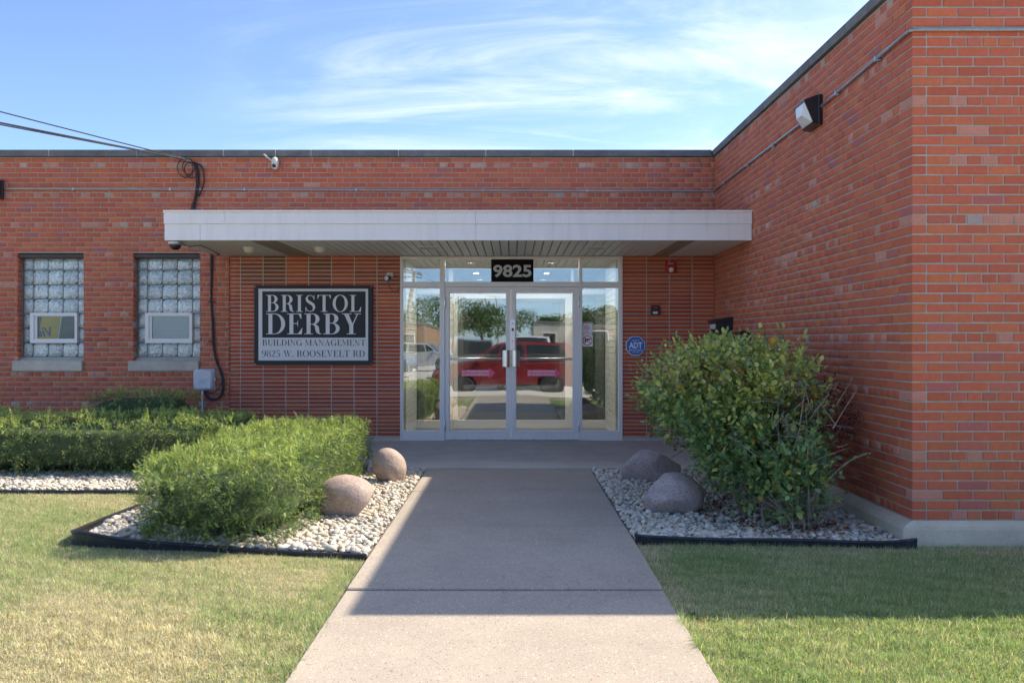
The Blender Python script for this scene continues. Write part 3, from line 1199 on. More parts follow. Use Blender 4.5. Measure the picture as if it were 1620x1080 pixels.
# two notices on the right sidelight
y = gy + .018
MB().box(.938, 1.072, y, y + .0015, 1.435, 1.572).build('notice', M['print_white'], BLD)
m = MB()
disc_ring(m, 1.004, 1.524, .027, .035, y - .0008)
bar2d(m, .982, 1.546, 1.026, 1.502, .007, y - .0011)
m.build('notice_symbol', M['print_red'], BLD, fix=False)
m = MB()
bar2d(m, .984, 1.521, 1.024, 1.521, .007, y - .0005)
m.build('notice_symbol', M['print_black'], BLD, fix=False)
text_mb('NO', .985, 1.022, 1.462, 1.478, y - .0008, .02).build('lettering', M['print_red'], BLD, fix=False)
text_mb('SMOKING', .955, 1.056, 1.442, 1.457, y - .0008, .02).build('lettering', M['print_red'], BLD, fix=False)
MB().box(.938, 1.082, y, y + .0015, 1.268, 1.425).build('notice', M['print_white'], BLD)
m = MB()
disc_ring(m, 1.010, 1.347, .056, .067, y - .0008)
bar2d(m, .966, 1.390, 1.054, 1.304, .011, y - .0012)
m.build('notice_symbol', M['print_red'], BLD, fix=False)
m = MB()
bar2d(m, .972, 1.364, 1.052, 1.364, .020, y - .0005)
bar2d(m, .988, 1.362, .978, 1.318, .020, y - .0006)
bar2d(m, 1.000, 1.345, 1.014, 1.345, .012, y - .0007)
m.build('notice_symbol', M['print_black'], BLD, fix=False)

# ---- vestibule and lobby behind the doors
FL = MB().box(-1.48, 1.428, WY + .10, 18.0, -.2, -.004)
FL.build('vestibule_floor', M['tile_floor'], BLD)
for sx, xa, xb in ((0, -1.70, -1.483), (1, 1.431, 1.70)):
    vw = MB().box(xa, xb, WY + .30, VY - .03, -.004, 2.55).build('vestibule_wall', M['painted_brick'], BLD)
    face = xb if sx == 0 else xa
    sg = 1 if sx == 0 else -1
    z = .01
    while z < 2.44:
        for q in range(4):
            y0 = WY + .305 + q * .335
            y1 = min(y0 + .327, VY - .035)
            xx = sorted((face, face + sg * .012))
            MB().cbox(xx[0] + .0003, xx[1], y0, y1, z, z + .073, .002).build('brick', M['painted_brick'], vw)
        z += .083
MB().box(-1.48, 1.428, WY + .10, VY - .04, 2.482, 2.55).build('vestibule_ceiling', M['soffit'], BLD)
for k in range(27):
    x = -1.47 + k * .1068
    MB().cbox(x + .002, x + .098, WY + .10, VY - .04, 2.468, 2.480, .003).build('ceiling_slat', M['soffit'], BLD)
for lx in (-.60, .55):
    rl = MB().lathe([(.075, 0), (.075, .006), (.055, .008), (.052, .002)], (lx, 12.60, 2.467), (0, 0, -1), 24).build('recessed_light', M['alu'], BLD)
    em, ent, eN, eL, eb = nmat('lamp_lens')
    eb.inputs['Emission Color'].default_value = (1, .93, .82, 1)
    eb.inputs['Emission Strength'].default_value = 6
    MB().lathe([(.05, .0005), (.05, .0015)], (lx, 12.60, 2.467), (0, 0, -1), 20).build('lamp_lens', em, rl)
    ld_ = bpy.data.lights.new('recessed_lamp', 'AREA')
    ld_.shape = 'DISK'
    ld_.size = .09
    ld_.energy = 4.5
    ld_.color = (1, .95, .88)
    lo_ = bpy.data.objects.new('recessed_lamp', ld_)
    lo_.location = Vector((lx, 12.60, 2.455)) - base_of(BLD)
    COL.objects.link(lo_)
    lo_.parent = BLD
MB().box(-1.55, -1.48, VY + .08, 18.0, -.004, 2.55).build('lobby_wall', M['lobby'], BLD)
MB().box(1.431, 1.5, VY + .08, 18.0, -.004, 2.55).build('lobby_wall', M['lobby'], BLD)
MB().box(-1.479, 1.43, 17.9, 18.0, -.004, 2.55).build('lobby_wall', M['lobby'], BLD)
MB().box(-1.479, 1.43, VY + .08, 17.9, 2.482, 2.55).build('lobby_ceiling', M['plaster'], BLD)

# ---- the wing
WNG = thing('brick_wing', 'tall red brick wing of the building projecting forward at the right', 'building', (WX, FY, 0))
sidew = MB().box(WX + .0055, WX + .30, FY + .30, WY + .02, -.3, TOPZ).build('side_wall', M['mortar'], WNG)
frontw = MB().box(WX + .0055, 8.5, FY + .0055, FY + .2995, -.3, TOPZ).build('front_wall', M['mortar'], WNG)
SW = Wall(sidew, (WX, WY, 0), -PI / 2)          # u runs from the inner corner towards the viewer
FW = Wall(frontw, (WX, FY, 0), 0)
ztop = 2.967 + CRS * 12
H2 = MOD / 2
LEN = WY - FY


def front_first(k):
    if k % 6 == 0:
        return [H2, .165, H2]
    return [H2] if k % 2 else [MOD]


bond(FW, 0, 8.5 - WX, ztop, .128, TOPZ, 0, dark=lambda z: .5 if z > 2.9 else 0, first=front_first)
nb = []
for (u0, u1, z0, z1, d, c) in FW.bricks:
    if u0 < .001:
        long_side = u1 - u0 < .15      # header on the front -> stretcher on the side
        nb.append((u0, u1, z0, z1, (MOD if long_side else H2) - JNT, c))
    else:
        nb.append((u0, u1, z0, z1, d, c))
FW.bricks = nb
# side wall, laid from the front corner inwards: u measured from WY, so start at LEN and go down
k, z = 0, ztop
while z - CRS / 2 > .10:
    header = k % 6 == 0
    z0, z1 = max(z - (CRS - JNT) / 2, .128), min(z + (CRS - JNT) / 2, TOPZ)
    first_front = front_first(k)[0]
    e = (MOD if first_front < .15 else H2)         # taken by the corner brick
    mod = H2 if header else MOD
    if z1 - z0 > .02:
        while e < LEN - .03:
            w = mod + random.gauss(0, .0015)
            u1 = LEN - e
            u0 = max(0.002, u1 - w + JNT)
            SW.bricks.append((u0, u1, z0 + random.gauss(0, .0007), z1 + random.gauss(0, .0007), .045, brick_colour(z, header, .4 if z > 2.8 else 0)))
            e += w
    z -= CRS
    k += 1
lay_bricks([FW, SW], 420)
# concrete plinth with a weathered slope
m = MB()
pp = [(-.075, -.30), (-.075, .062), (-.062, .085), (-.004, .118), (.2, .122), (.2, -.30)]
ring_pts = []
for u, v in pp:
    ring_pts.append((u, v))
n = len(pp)
vs = []
for u, v in pp:                                  # along the side, mitred at the front corner
    vs.append((WX + u, WY + .01, v))
for u, v in pp:
    vs.append((WX + u, FY + u * .45 + .002, v))
for u, v in pp:
    vs.append((8.5, FY + u * .45 + .002, v))
fs = []
for s in range(2):
    for q in range(n):
        fs.append((s * n + q, s * n + (q + 1) % n, (s + 1) * n + (q + 1) % n, (s + 1) * n + q))
fs += [tuple(range(n)), tuple(range(2 * n, 3 * n))]
m.add(vs, fs)
m.build('plinth', M['foundation'], WNG)
cuts = [5.93 + 1.17 * k for k in range(6)]
cuts[-1] = WY + .30
coping(WNG, cuts, lambda u, v, t: (WX + u + .006, t, TOPZ + .006 + v), M['caulk'])
coping(WNG, [WX + .36, 4.1, 5.27, 6.44, 8.5], lambda u, v, t: (t, FY + u, TOPZ + .006 + v), M['caulk'])
MB().box(WX + .301, 8.5, FY + .3005, 20, 3.45, 3.55).build('roof', M['roof'], WNG)
MB().box(8.2, 8.5, FY + .301, 20, -.3, 3.44).build('end_wall', M['mortar'], WNG)
MB().box(WX + .01, 8.19, 19.8, 20, -.3, 3.44).build('rear_wall', M['mortar'], WNG)

# ------------------------------------------------------------------ wall sign with high-contrast serif lettering
class Glyphs:
    """letters drawn from stems, hairlines and swelling strokes; cap height 1"""
    T, Hh = .165, .034

    def __init__(s):
        s.out = []

    def rect(s, x0, y0, x1, y1):
        s.out.append([(x0, y0), (x1, y0), (x1, y1), (x0, y1)])

    def stroke(s, pts, ws):
        L, R = [], []
        for i, (x, y) in enumerate(pts):
            a, b = pts[max(i - 1, 0)], pts[min(i + 1, len(pts) - 1)]
            dx, dy = b[0] - a[0], b[1] - a[1]
            l = math.hypot(dx, dy) or 1
            nx, ny = -dy / l * ws[i] / 2, dx / l * ws[i] / 2
            L.append((x + nx, y + ny))
            R.append((x - nx, y - ny))
        for i in range(len(pts) - 1):
            s.out.append([L[i], L[i + 1], R[i + 1], R[i]])

    def bowl(s, cx, cy, rx, ry, a0, a1, t=None, h=None, n=16):
        t, h = t or s.T, h or s.Hh
        O, I = [], []
        for k in range(n + 1):
            a = math.radians(a0 + (a1 - a0) * k / n)
            O.append((cx + rx * math.cos(a), cy + ry * math.sin(a)))
            I.append((cx + (rx - t) * math.cos(a), cy + (ry - h) * math.sin(a)))
        for k in range(n):
            s.out.append([O[k], O[k + 1], I[k + 1], I[k]])

    def stem(s, x, y0=0, y1=1, w=None):
        w = w or s.T
        s.rect(x, y0, x + w, y1)

    def serif(s, x0, x1, y):
        s.rect(x0, y, x1, y + s.Hh)

    def g(s, ch):
        s.out = []
        T, h = s.T, s.Hh
        w = .6
        if ch in 'BRDP':
            s.stem(.10)
            s.serif(0, .10 + T, 1 - h)
            s.serif(0, .10 + T + (.10 if ch == 'R' else 0), 0)
        if ch == 'B':
            for y in (1 - h, .52, 0):
                s.rect(.10 + T, y, .38, y + h)
            s.bowl(.36, .52 + .24, .27, .24, -90, 90)
            s.bowl(.36, .277, .33, .277, -90, 90)
            w = .72
        elif ch == 'R':
            for y in (1 - h, .47):
                s.rect(.10 + T, y, .36, y + h)
            s.bowl(.36, .735, .28, .265, -90, 90)
            s.stroke([(.36, .47), (.47, .44), (.53, .34), (.55, .2), (.58, .08), (.64, .02), (.73, .03)], [.03, .10, T, T, .12, .05, .03])
            w = .74
        elif ch == 'D':
            for y in (1 - h, 0):
                s.rect(.10 + T, y, .36, y + h)
            s.bowl(.36, .5, .44, .5, -90, 90)
            w = .82
        elif ch == 'I':
            s.stem(.10)
            s.serif(0, .2 + T, 1 - h)
            s.serif(0, .2 + T, 0)
            w = .38
        elif ch == 'S':
            pts = [(.50, .76), (.46, .90), (.32, .985), (.17, .95), (.10, .80), (.14, .66), (.30, .54), (.46, .42), (.52, .26), (.46, .08), (.30, .015), (.14, .07), (.06, .26)]
            s.stroke(pts, [.03, .04, .035, .06, .13, .15, .17, .17, .14, .07, .035, .04, .03])
            s.out.append([(.50, .72), (.53, .72), (.53, 1.0), (.50, .98)])
            s.out.append([(.04, .0), (.07, .02), (.07, .28), (.04, .28)])
            w = .60
        elif ch == 'T':
            s.stem(.29)
            s.rect(0, 1 - h, .745, 1)
            s.out.append([(0, 1 - h), (.035, .76), (.02, .76), (0, 1)])
            s.out.append([(.0, 1 - h), (.10, 1 - h), (.03, .78), (.01, .78)])
            s.out.append([(.645, 1 - h), (.745, 1 - h), (.735, .78), (.715, .78)])
            s.serif(.19, .39 + T, 0)
            w = .745
        elif ch == 'O':
            s.bowl(.42, .5, .42, .515, 0, 360, n=40)
            w = .84
        elif ch == 'L':
            s.stem(.10)
            s.serif(0, .2 + T, 1 - h)
            s.rect(0, 0, .62, h)
            s.out.append([(.62, h), (.645, .30), (.625, .30), (.50, h)])
            s.out.append([(.62, 0), (.645, .3), (.62, h), (.62, h)])
            w = .65
        elif ch == 'E':
            s.stem(.10)
            s.rect(0, 1 - h, .60, 1)
            s.rect(0, 0, .62, h)
            s.rect(.10 + T, .5, .44, .5 + h)
            s.out.append([(.48, 1 - h), (.60, 1 - h), (.60, .74), (.58, .74)])
            s.out.append([(.46, h), (.62, h), (.645, .30), (.625, .30)])
            s.out.append([(.42, .5), (.46, .34), (.46, .69), (.42, .5 + h)])
            w = .66
        elif ch == 'Y':
            s.out.append([(.08, 1), (.08 + T * 1.12, 1), (.31 + T, .42), (.31, .42)])
            s.stroke([(.66, .99), (.31 + T * .8, .44)], [h * 1.3, h * 1.3])
            s.rect(.31, 0, .31 + T, .43)
            s.serif(0, .40, 1 - h)
            s.serif(.52, .80, 1 - h)
            s.serif(.2, .42 + T, 0)
            w = .80
        elif ch == 'U':
            s.rect(.10, .28, .10 + T, 1)
            s.rect(.60, .28, .60 + h * 1.3, 1)
            s.bowl(.3725, .28, .2725, .295, 180, 360, t=.1, h=.07)
            s.serif(0, .36, 1 - h)
            s.serif(.50, .75, 1 - h)
            w = .75
        elif ch == 'N':
            s.rect(.11, 0, .11 + h * 1.2, 1)
            s.rect(.64, 0, .64 + h * 1.2, 1)
            s.out.append([(.05, 1), (.22, 1), (.68, 0), (.60, 0)])
            s.serif(0, .25, 0)
            s.serif(0, .16, 1 - h)
            s.serif(.52, .78, 1 - h)
            w = .80
        elif ch == 'M':
            s.rect(.11, 0, .11 + h * 1.2, 1)
            s.rect(.76, 0, .76 + T, 1)
            s.out.append([(.06, 1), (.23, 1), (.52, .05), (.45, .05)])
            s.stroke([(.78, .98), (.49, .05)], [h * 1.3, h * 1.3])
            s.serif(0, .25, 0)
            s.serif(.66, 1.02, 0)
            s.serif(0, .16, 1 - h)
            s.serif(.8, 1.02, 1 - h)
            w = 1.02
        elif ch == 'A':
            s.stroke([(.12, .02), (.38, .99)], [h * 1.3, h * 1.3])
            s.out.append([(.34, 1), (.42, 1), (.76, 0), (.56, 0)])
            s.rect(.2, .33, .58, .33 + h)
            s.serif(0, .24, 0)
            s.serif(.48, .84, 0)
            w = .84
        elif ch == 'V':
            s.out.append([(.08, 1), (.08 + T * 1.15, 1), (.46, 0), (.40, 0)])
            s.stroke([(.70, .98), (.43, .03)], [h * 1.3, h * 1.3])
            s.serif(0, .36, 1 - h)
            s.serif(.58, .82, 1 - h)
            w = .82
        elif ch == 'W':
            for dx in (0, .38):
                s.out.append([(.08 + dx, 1), (.08 + dx + T * 1.1, 1), (.42 + dx, 0), (.36 + dx, 0)])
                s.stroke([(.62 + dx, .98), (.39 + dx, .03)], [h * 1.3, h * 1.3])
            s.serif(0, .36, 1 - h)
            s.serif(.88, 1.12, 1 - h)
            w = 1.12
        elif ch == 'G':
            s.bowl(.42, .5, .42, .515, 40, 330, n=30)
            s.rect(.62, .02, .62 + T, .42)
            s.serif(.52, .88, .42)
            s.out.append([(.70, .98), (.73, .98), (.73, .7), (.70, .76)])
            w = .86
        elif ch == '.':
            s.bowl(.09, .08, .09, .085, 0, 360, t=.0899, h=.0849, n=14)
            w = .2
        elif ch == '8':
            s.bowl(.29, .75, .23, .25, 0, 360, t=.11, n=24)
            s.bowl(.29, .26, .29, .275, 0, 360, t=.14, n=24)
            w = .58
        elif ch == '9':
            s.bowl(.29, .70, .29, .30, 0, 360, t=.13, n=24)
            s.stroke([(.52, .70), (.50, .40), (.38, .12), (.20, .015), (.08, .06)], [.13, .15, .10, .04, .1])
            w = .58
        elif ch == '2':
            s.stroke([(.08, .76), (.12, .9), (.27, .98), (.42, .92), (.47, .76), (.40, .55), (.20, .28), (.05, .08)], [.1, .07, .035, .1, .15, .13, .06, .03])
            s.stroke([(.04, .07), (.2, .10), (.38, .06), (.50, .10), (.53, .24)], [.08, .12, .12, .08, .02])
            w = .56
        elif ch == '5':
            s.rect(.09, .52, .09 + h, 1)
            s.out.append([(.09, .86), (.46, .90), (.50, 1.0), (.09, .985)])
            s.stroke([(.11, .53), (.27, .61), (.42, .54), (.47, .33), (.40, .1), (.24, .015), (.08, .08)], [.03, .05, .12, .15, .11, .04, .11])
            w = .54
        return s.out, w


def serif_line(txt, x0, x1, z0, z1, y, space=.055, wide=1.0):
    G = Glyphs()
    u = 0
    items = []
    for ch in txt:
        if ch == ' ':
            u += .34
            continue
        polys, w = G.g(ch)
        items.append((u, [list(p) for p in polys]))
        u += w + space
    u -= space
    sx, sz = (x1 - x0) / u, z1 - z0
    m = MB()
    q = 0
    for u0, polys in items:
        for p in polys:
            yy = y - .00004 * (q % 12)
            q += 1
            m.add([(x0 + (u0 + a) * sx, yy, z0 + b * sz) for a, b in p], [tuple(range(len(p)))])
    return m


SG = thing('wall_sign', 'charcoal and white business sign with street address on the brick panel left of the doors', 'sign', (-2.674, WY - .02, 1.02))
sy = WY - .030
MB().cbox(-3.469, -1.879, sy, sy + .032, 1.020, 2.083, .003).build('board', M['sign_dark'], SG)
MB().box(-3.410, -1.939, sy - .0016, sy - .0002, 1.080, 2.041).build('white_field', M['sign_white'], SG)
MB().box(-3.359, -1.973, sy - .0030, sy - .0018, 1.386, 2.007).build('dark_field', M['sign_dark'], SG)
serif_line('BRISTOL', -3.306, -2.030, 1.733, 1.958, sy - .0034, .10).build('lettering', M['sign_white'], SG, fix=False)
serif_line('DERBY', -3.308, -2.034, 1.432, 1.710, sy - .0034, .06).build('lettering', M['sign_white'], SG, fix=False)
serif_line('BUILDING MANAGEMENT', -3.359, -1.973, 1.278, 1.360, sy - .0020, .06).build('lettering', M['sign_ink'], SG, fix=False)
serif_line('9825 W. ROOSEVELT RD', -3.366, -1.981, 1.128, 1.217, sy - .0020, .06).build('lettering', M['sign_ink'], SG, fix=False)
for x in (-3.455, -1.893):
    for z in (1.034, 2.069):
        MB().lathe([(.006, 0), (.005, .003)], (x, sy, z), (0, -1, 0), 10).build('bolt', M['steel'], SG)

# ------------------------------------------------------------------ fittings on the walls
# octagonal alarm company sign
o8 = thing('alarm_sign', 'small blue octagonal alarm company sign on the brick right of the doors', 'sign', (1.65, WY, 1.275))
oct_ = lambda r: [(r / math.cos(PI / 8) * math.cos(PI / 8 + k * PI / 4), r / math.cos(PI / 8) * math.sin(PI / 8 + k * PI / 4)) for k in range(8)]
fo = lambda u, v, t: (1.652 + u, t, 1.275 + v)
MB().prism(oct_(.128), fo, WY - .012, WY + .008).build('white_rim', M['print_white'], o8)
MB().prism(oct_(.120), fo, WY - .0135, WY - .0122).build('blue_face', M['blue'], o8)
text_mb('ADT', 1.562, 1.742, 1.245, 1.325, WY - .0142, .03).build('lettering', M['print_white'], o8, fix=False)
text_mb('SECURED BY', 1.603, 1.701, 1.340, 1.355, WY - .0142, .012).build('lettering', M['print_white'], o8, fix=False)
text_mb('800-ADT-ASAP', 1.565, 1.739, 1.210, 1.230, WY - .0142, .015).build('lettering', M['print_white'], o8, fix=False)
text_mb('ADT.COM', 1.612, 1.692, 1.185, 1.200, WY - .0142, .012).build('lettering', M['print_white'], o8, fix=False)

# red strobe
st = thing('alarm_strobe', 'red fire alarm strobe high on the brick panel right of the doors', 'alarm', (2.117, WY, 2.245))
MB().cbox(2.050, 2.185, WY - .055, WY + .009, 2.245, 2.398, .012).build('housing', M['red_plastic'], st, smooth=True)
MB().lathe([(.034, 0), (.034, .012), (.028, .024), (.012, .03), (0, .031)], (2.124, WY - .055, 2.293), (0, -1, 0), 20).build('strobe_lens', M['diffuser'], st, smooth=True)
text_mb('FIRE', 2.085, 2.150, 2.372, 2.388, WY - .0562, .02).build('lettering', M['print_white'], st, fix=False)
MB().cbox(2.085, 2.150, WY - .060, WY - .0555, 2.335, 2.362, .002).build('horn_grille', M['red_plastic'], st)

rd = thing('card_reader', 'black card reader on the brick right of the doors, above the blue octagonal sign', 'card reader', (1.913, WY, 1.692))
MB().cbox(1.856, 1.972, WY - .035, WY + .009, 1.692, 1.820, .010).build('housing', M['black'], rd, smooth=True)
MB().cbox(1.880, 1.948, WY - .039, WY - .0352, 1.703, 1.735, .003).build('keypad', M['grey_plastic'], rd)
MB().cbox(1.885, 1.945, WY - .039, WY - .0352, 1.792, 1.806, .002).build('status_light', M['red_plastic'], rd)
MB().cbox(1.895, 1.932, WY - .041, WY - .0352, 1.742, 1.782, .003).build('sensor', M['black_metal'], rd)

# mailboxes on the wing's side wall
mbx = thing('mailbox', 'black upright mailbox on the wing wall, larger and nearer the entrance corner', 'mailbox', (WX, 11.0, 1.2))
m = MB()
m.prism([(0, 1.22), (0, 1.60), (-.205, 1.575), (-.205, 1.22)], lambda u, v, t: (WX - .002 + u, t, v), 10.81, 11.20)
m.build('body', M['black_metal'], mbx)
m = MB()
m.prism([(0, 1.602), (0, 1.632), (-.02, 1.635), (-.222, 1.605), (-.222, 1.575), (-.208, 1.577)], lambda u, v, t: (WX - .002 + u, t, v), 10.795, 11.215)
m.build('lid', M['black_metal'], mbx)
MB().cbox(WX - .2115, WX - .2075, 10.86, 11.15, 1.49, 1.55, .001).build('name_card', M['grey_plastic'], mbx)
MB().cbox(WX - .214, WX - .2075, 10.97, 11.04, 1.38, 1.42, .002).build('lock', M['steel'], mbx)
mb2 = thing('mailbox', 'smaller black round-topped box on the wing wall, partly behind the big leafy shrub', 'mailbox', (WX, 10.1, 1.1))
m = MB()
arc = [(-.16, 1.15), (-.16, 1.36)] + [(-.08 - .08 * math.cos(a), 1.36 + .09 * math.sin(a)) for a in [PI * k / 10 for k in range(1, 10)]] + [(0, 1.36), (0, 1.15)]
m.prism(arc, lambda u, v, t: (WX - .002 + u, t, v), 10.02, 10.30)
m.build('body', M['black'], mb2)
arc2 = [(-.17, 1.34), (-.17, 1.36)] + [(-.08 - .09 * math.cos(a), 1.36 + .10 * math.sin(a)) for a in [PI * k / 10 for k in range(1, 10)]] + [(.0, 1.36), (.0, 1.34)]
m = MB()
m.prism(arc2, lambda u, v, t: (WX - .002 + u, t, v), 10.005, 10.0195)
m.build('lid', M['black_metal'], mb2)

# flood lights (wall packs)
def wall_light(name, label, o, rz):
    t = thing(name, label, 'wall light', o, rz, 'wall pack lights', local=True)
    b = Vector((0, 0, 0))
    # local frame: wall is the plane y = 0, the lamp looks towards -y
    hw, hh = .17, .155
    m = MB()
    m.cbox(-hw, hw, -.045, 0, -hh, hh, .008)
    m.build('back_box', M['black_metal'], t, base=b)
    m = MB()
    L, R = -hw + .004, hw - .004
    A = [(-.046, hh - .004), (-.185, hh - .055), (-.185, hh - .075), (-.10, -hh + .035), (-.095, -hh + .012), (-.046, -hh + .004)]
    for x0, x1 in ((L, L + .012), (R - .012, R)):
        m2 = MB()
        m2.prism(A, lambda u, v, q: (q, u, v), x0, x1)
        m2.build('side_cheek', M['black_metal'], t, base=b)
    MB().prism([(-.046, hh - .005), (-.186, hh - .056), (-.186, hh - .072), (-.046, hh - .02)], lambda u, v, q: (q, u, v), L + .0125, R - .0125).build('hood', M['black_metal'], t, base=b)
    MB().prism([(-.046, -hh + .005), (-.098, -hh + .010), (-.104, -hh + .03), (-.046, -hh + .02)], lambda u, v, q: (q, u, v), L + .0125, R - .0125).build('lower_lip', M['black_metal'], t, base=b)
    # prismatic refractor: bulged pyramid
    x0, x1 = L + .014, R - .014
    zt, zb = hh - .074, -hh + .032
    yt, yb_ = -.178, -.100
    zc = (zt + zb) / 2 - .02
    yc = (yt + yb_) / 2 - .05
    xm0, xm1 = x0 + .075, x1 - .075
    vs = [(x0, yt, zt), (x1, yt, zt), (x1, yb_, zb), (x0, yb_, zb), (xm0, yc, zc), (xm1, yc, zc), (xm0, yt - .012, zt - .012), (xm1, yt - .012, zt - .012)]
    m = MB()
    m.add(vs, [(6, 7, 5, 4), (0, 6, 4), (0, 4, 3), (1, 5, 7), (1, 2, 5), (3, 4, 5, 2), (0, 1, 7, 6)])
    m.build('refractor', M['diffuser'], t, base=b)
    for x in (-hw + .02, hw - .02):
        for z in (-hh + .03, hh - .03):
            MB().lathe([(.006, 0), (.005, .006)], (x, -.045, z), (0, -1, 0), 8).build('screw', M['steel'], t, base=b)
    t.scale = (.86, .86, .86)
    return t


wall_light('wall_light', 'black wedge-shaped wall light with clear lens high on the wing side wall', (WX, 7.83, 3.365), -PI / 2)
wall_light('wall_light', 'black wall light cut by the left edge of the photo, on the entrance wall', (-6.985, WY, 3.37), 0)

# conduit
cz = 3.372
cd = thing('conduit', 'thin grey metal conduit running along the upper brick walls', 'conduit', (-6.8, WY, cz))
m = MB()
r_ = .0125
m.tube([(-6.81, WY - .02, 3.384), (2.60, WY - .02, 3.352), (2.66, WY - .022, 3.352), (2.688, WY - .035, 3.352), (WX - .02, WY - .07, 3.352), (WX - .02, 8.02, 3.37)], r_, 8)
m.build('pipe', M['galv'], cd, smooth=True)
m = MB()
m.tube([(WX - .02, 7.66, 3.385), (WX - .02, 6.10, 3.438), (WX - .02, 6.02, 3.441), (WX - .015, 5.965, 3.442), (WX + .01, 5.945, 3.443), (WX + .06, 5.944, 3.443), (8.4, 5.944, 3.45)], r_, 8)
m.build('pipe', M['galv'], cd, smooth=True)
for x, z in ((-5.9, 3.381), (-4.6, 3.376), (-3.6, 3.373), (-2.1, 3.368), (-.4, 3.362), (1.0, 3.357)):
    MB().cbox(x - .012, x + .012, WY - .036, WY + .001, z - .02, z + .018, .002).build('clamp', M['galv'], cd)
for y, z in ((11.2, 3.354), (10.1, 3.360), (9.1, 3.364), (7.3, 3.397), (6.5, 3.424)):
    MB().cbox(WX - .037, WX + .001, y - .012, y + .012, z - .021, z + .021, .002).build('clamp', M['galv'], cd)
    MB().cbox(WX - .030, WX + .001, y - .05, y - .014, z - .028, z - .015, .002).build('clamp_tab', M['galv'], cd)

# cameras
c1 = thing('security_camera', 'cream egg-shaped security camera with antenna under the roof coping', 'camera', (-3.18, WY, 3.72), group='security cameras')
MB().lathe([(.0, -.095), (.028, -.088), (.043, -.05), (.050, 0), (.046, .04), (.030, .066), (0, .078)], (-3.18, WY - .065, 3.725), (0, 0, 1), 18).build('body', M['cream_plastic'], c1, smooth=True)
MB().lathe([(.026, 0), (.026, .02), (.018, .03), (0, .033)], (-3.182, WY - .095, 3.678), (0, -1, -.1), 16).build('camera_lens', M['lens'], c1, smooth=True)
MB().tube([(-3.215, WY - .06, 3.745), (-3.33, WY - .065, 3.835)], .011, 8).build('antenna', M['cream_plastic'], c1, smooth=True)
MB().cbox(-3.2, -3.16, WY - .05, WY + .001, 3.70, 3.74, .004).build('bracket', M['cream_plastic'], c1)
MB().tube([(-3.18, WY - .045, 3.795), (-3.178, WY - .05, 3.82), (-3.18, WY - .045, 3.91), (-3.18, WY + .05, 3.925)], .004, 6).build('cord', M['cream_plastic'], c1)

c2 = thing('dome_camera', 'grey dome security camera under the left corner of the canopy', 'camera', (-3.86, 10.06, 2.47), group='security cameras')
MB().lathe([(.082, 0), (.084, .008), (.083, .034), (.074, .044)], (-3.86, 10.06, CZ0 - .005), (0, 0, -1), 28).build('housing', M['galv'], c2, smooth=True)
MB().lathe([(.062, .0445), (.058, .065), (.044, .084), (.024, .096), (0, .10)], (-3.86, 10.06, CZ0 - .005), (0, 0, -1), 28).build('dome', M['lens'], c2, smooth=True)
m = MB().tube([(-3.80, 10.09, 2.462), (-3.72, 10.14, 2.43), (-3.66, 10.3, 2.46), (-3.72, 10.8, 2.466), (-3.80, 11.4, 2.462), (-4.03, 11.79, 2.46)], .0055, 6)
m.build('cord', M['cable'], c2, smooth=True)

c3 = thing('security_camera', 'small bracket-mounted camera on the brick just left of the doors', 'camera', (-1.667, WY, 2.19), group='security cameras')
MB().cbox(-1.695, -1.605, WY - .025, WY + .009, 2.200, 2.262, .01).build('bracket', M['cream_plastic'], c3, smooth=True)
MB().tube([(-1.645, WY - .02, 2.22), (-1.66, WY - .06, 2.20)], .011, 8).build('arm', M['cream_plastic'], c3, smooth=True)
MB().lathe([(.026, 0), (.034, .01), (.034, .075), (.030, .082)], (-1.660, WY - .045, 2.188), (-.25, -1, -.15), 18).build('barrel', M['black'], c3, smooth=True)
MB().lathe([(.029, .0825), (.026, .086), (0, .087)], (-1.660, WY - .045, 2.188), (-.25, -1, -.15), 18).build('camera_face', M['grey_plastic'], c3)
MB().tube([(-1.685, WY - .004, 2.15), (-1.665, WY - .001, 2.09), (-1.63, WY - .001, 2.03), (-1.60, WY - .001, 2.005), (-1.55, WY - .001, 2.02), (-1.52, WY - .002, 2.04)], .004, 6).build('cord', M['cable'], c3)

# utility box and its cables
ub_ = thing('utility_box', 'grey plastic utility box low on the brick wall right of the windows', 'utility box', (-4.137, WY, .672))
MB().cbox(-4.277, -3.999, WY - .02, WY + .009, .676, .966, .012).build('back_plate', M['grey_plastic'], ub_)
MB().cbox(-4.271, -4.005, WY - .095, WY - .0205, .682, .962, .030).build('cover', M['grey_plastic'], ub_, smooth=True)
for q in range(5):
    MB().tube([(-4.205 + q * .022, WY - .0955, .77), (-4.165 + q * .022, WY - .0965, .84)], .004, 6).build('cover_rib', M['grey_plastic'], ub_)
MB().cbox(-4.002, -3.980, WY - .06, WY - .02, .80, .85, .006).build('latch', M['grey_plastic'], ub_)
MB().tube([(-4.155, WY - .04, .675), (-4.155, WY - .035, -.05)], .016, 8).build('riser_pipe', M['galv'], ub_, smooth=True)


def smooth_path(P, n=8):
    P = [Vector(p) for p in P]
    out = []
    for i in range(len(P) - 1):
        p0, p1, p2, p3 = P[max(i - 1, 0)], P[i], P[i + 1], P[min(i + 2, len(P) - 1)]
        for k in range(n):
            t = k / n
            out.append(.5 * ((2 * p1) + (p2 - p0) * t + (2 * p0 - 5 * p1 + 4 * p2 - p3) * t * t + (3 * p1 - p0 - 3 * p2 + p3) * t ** 3))
    out.append(P[-1])
    return out


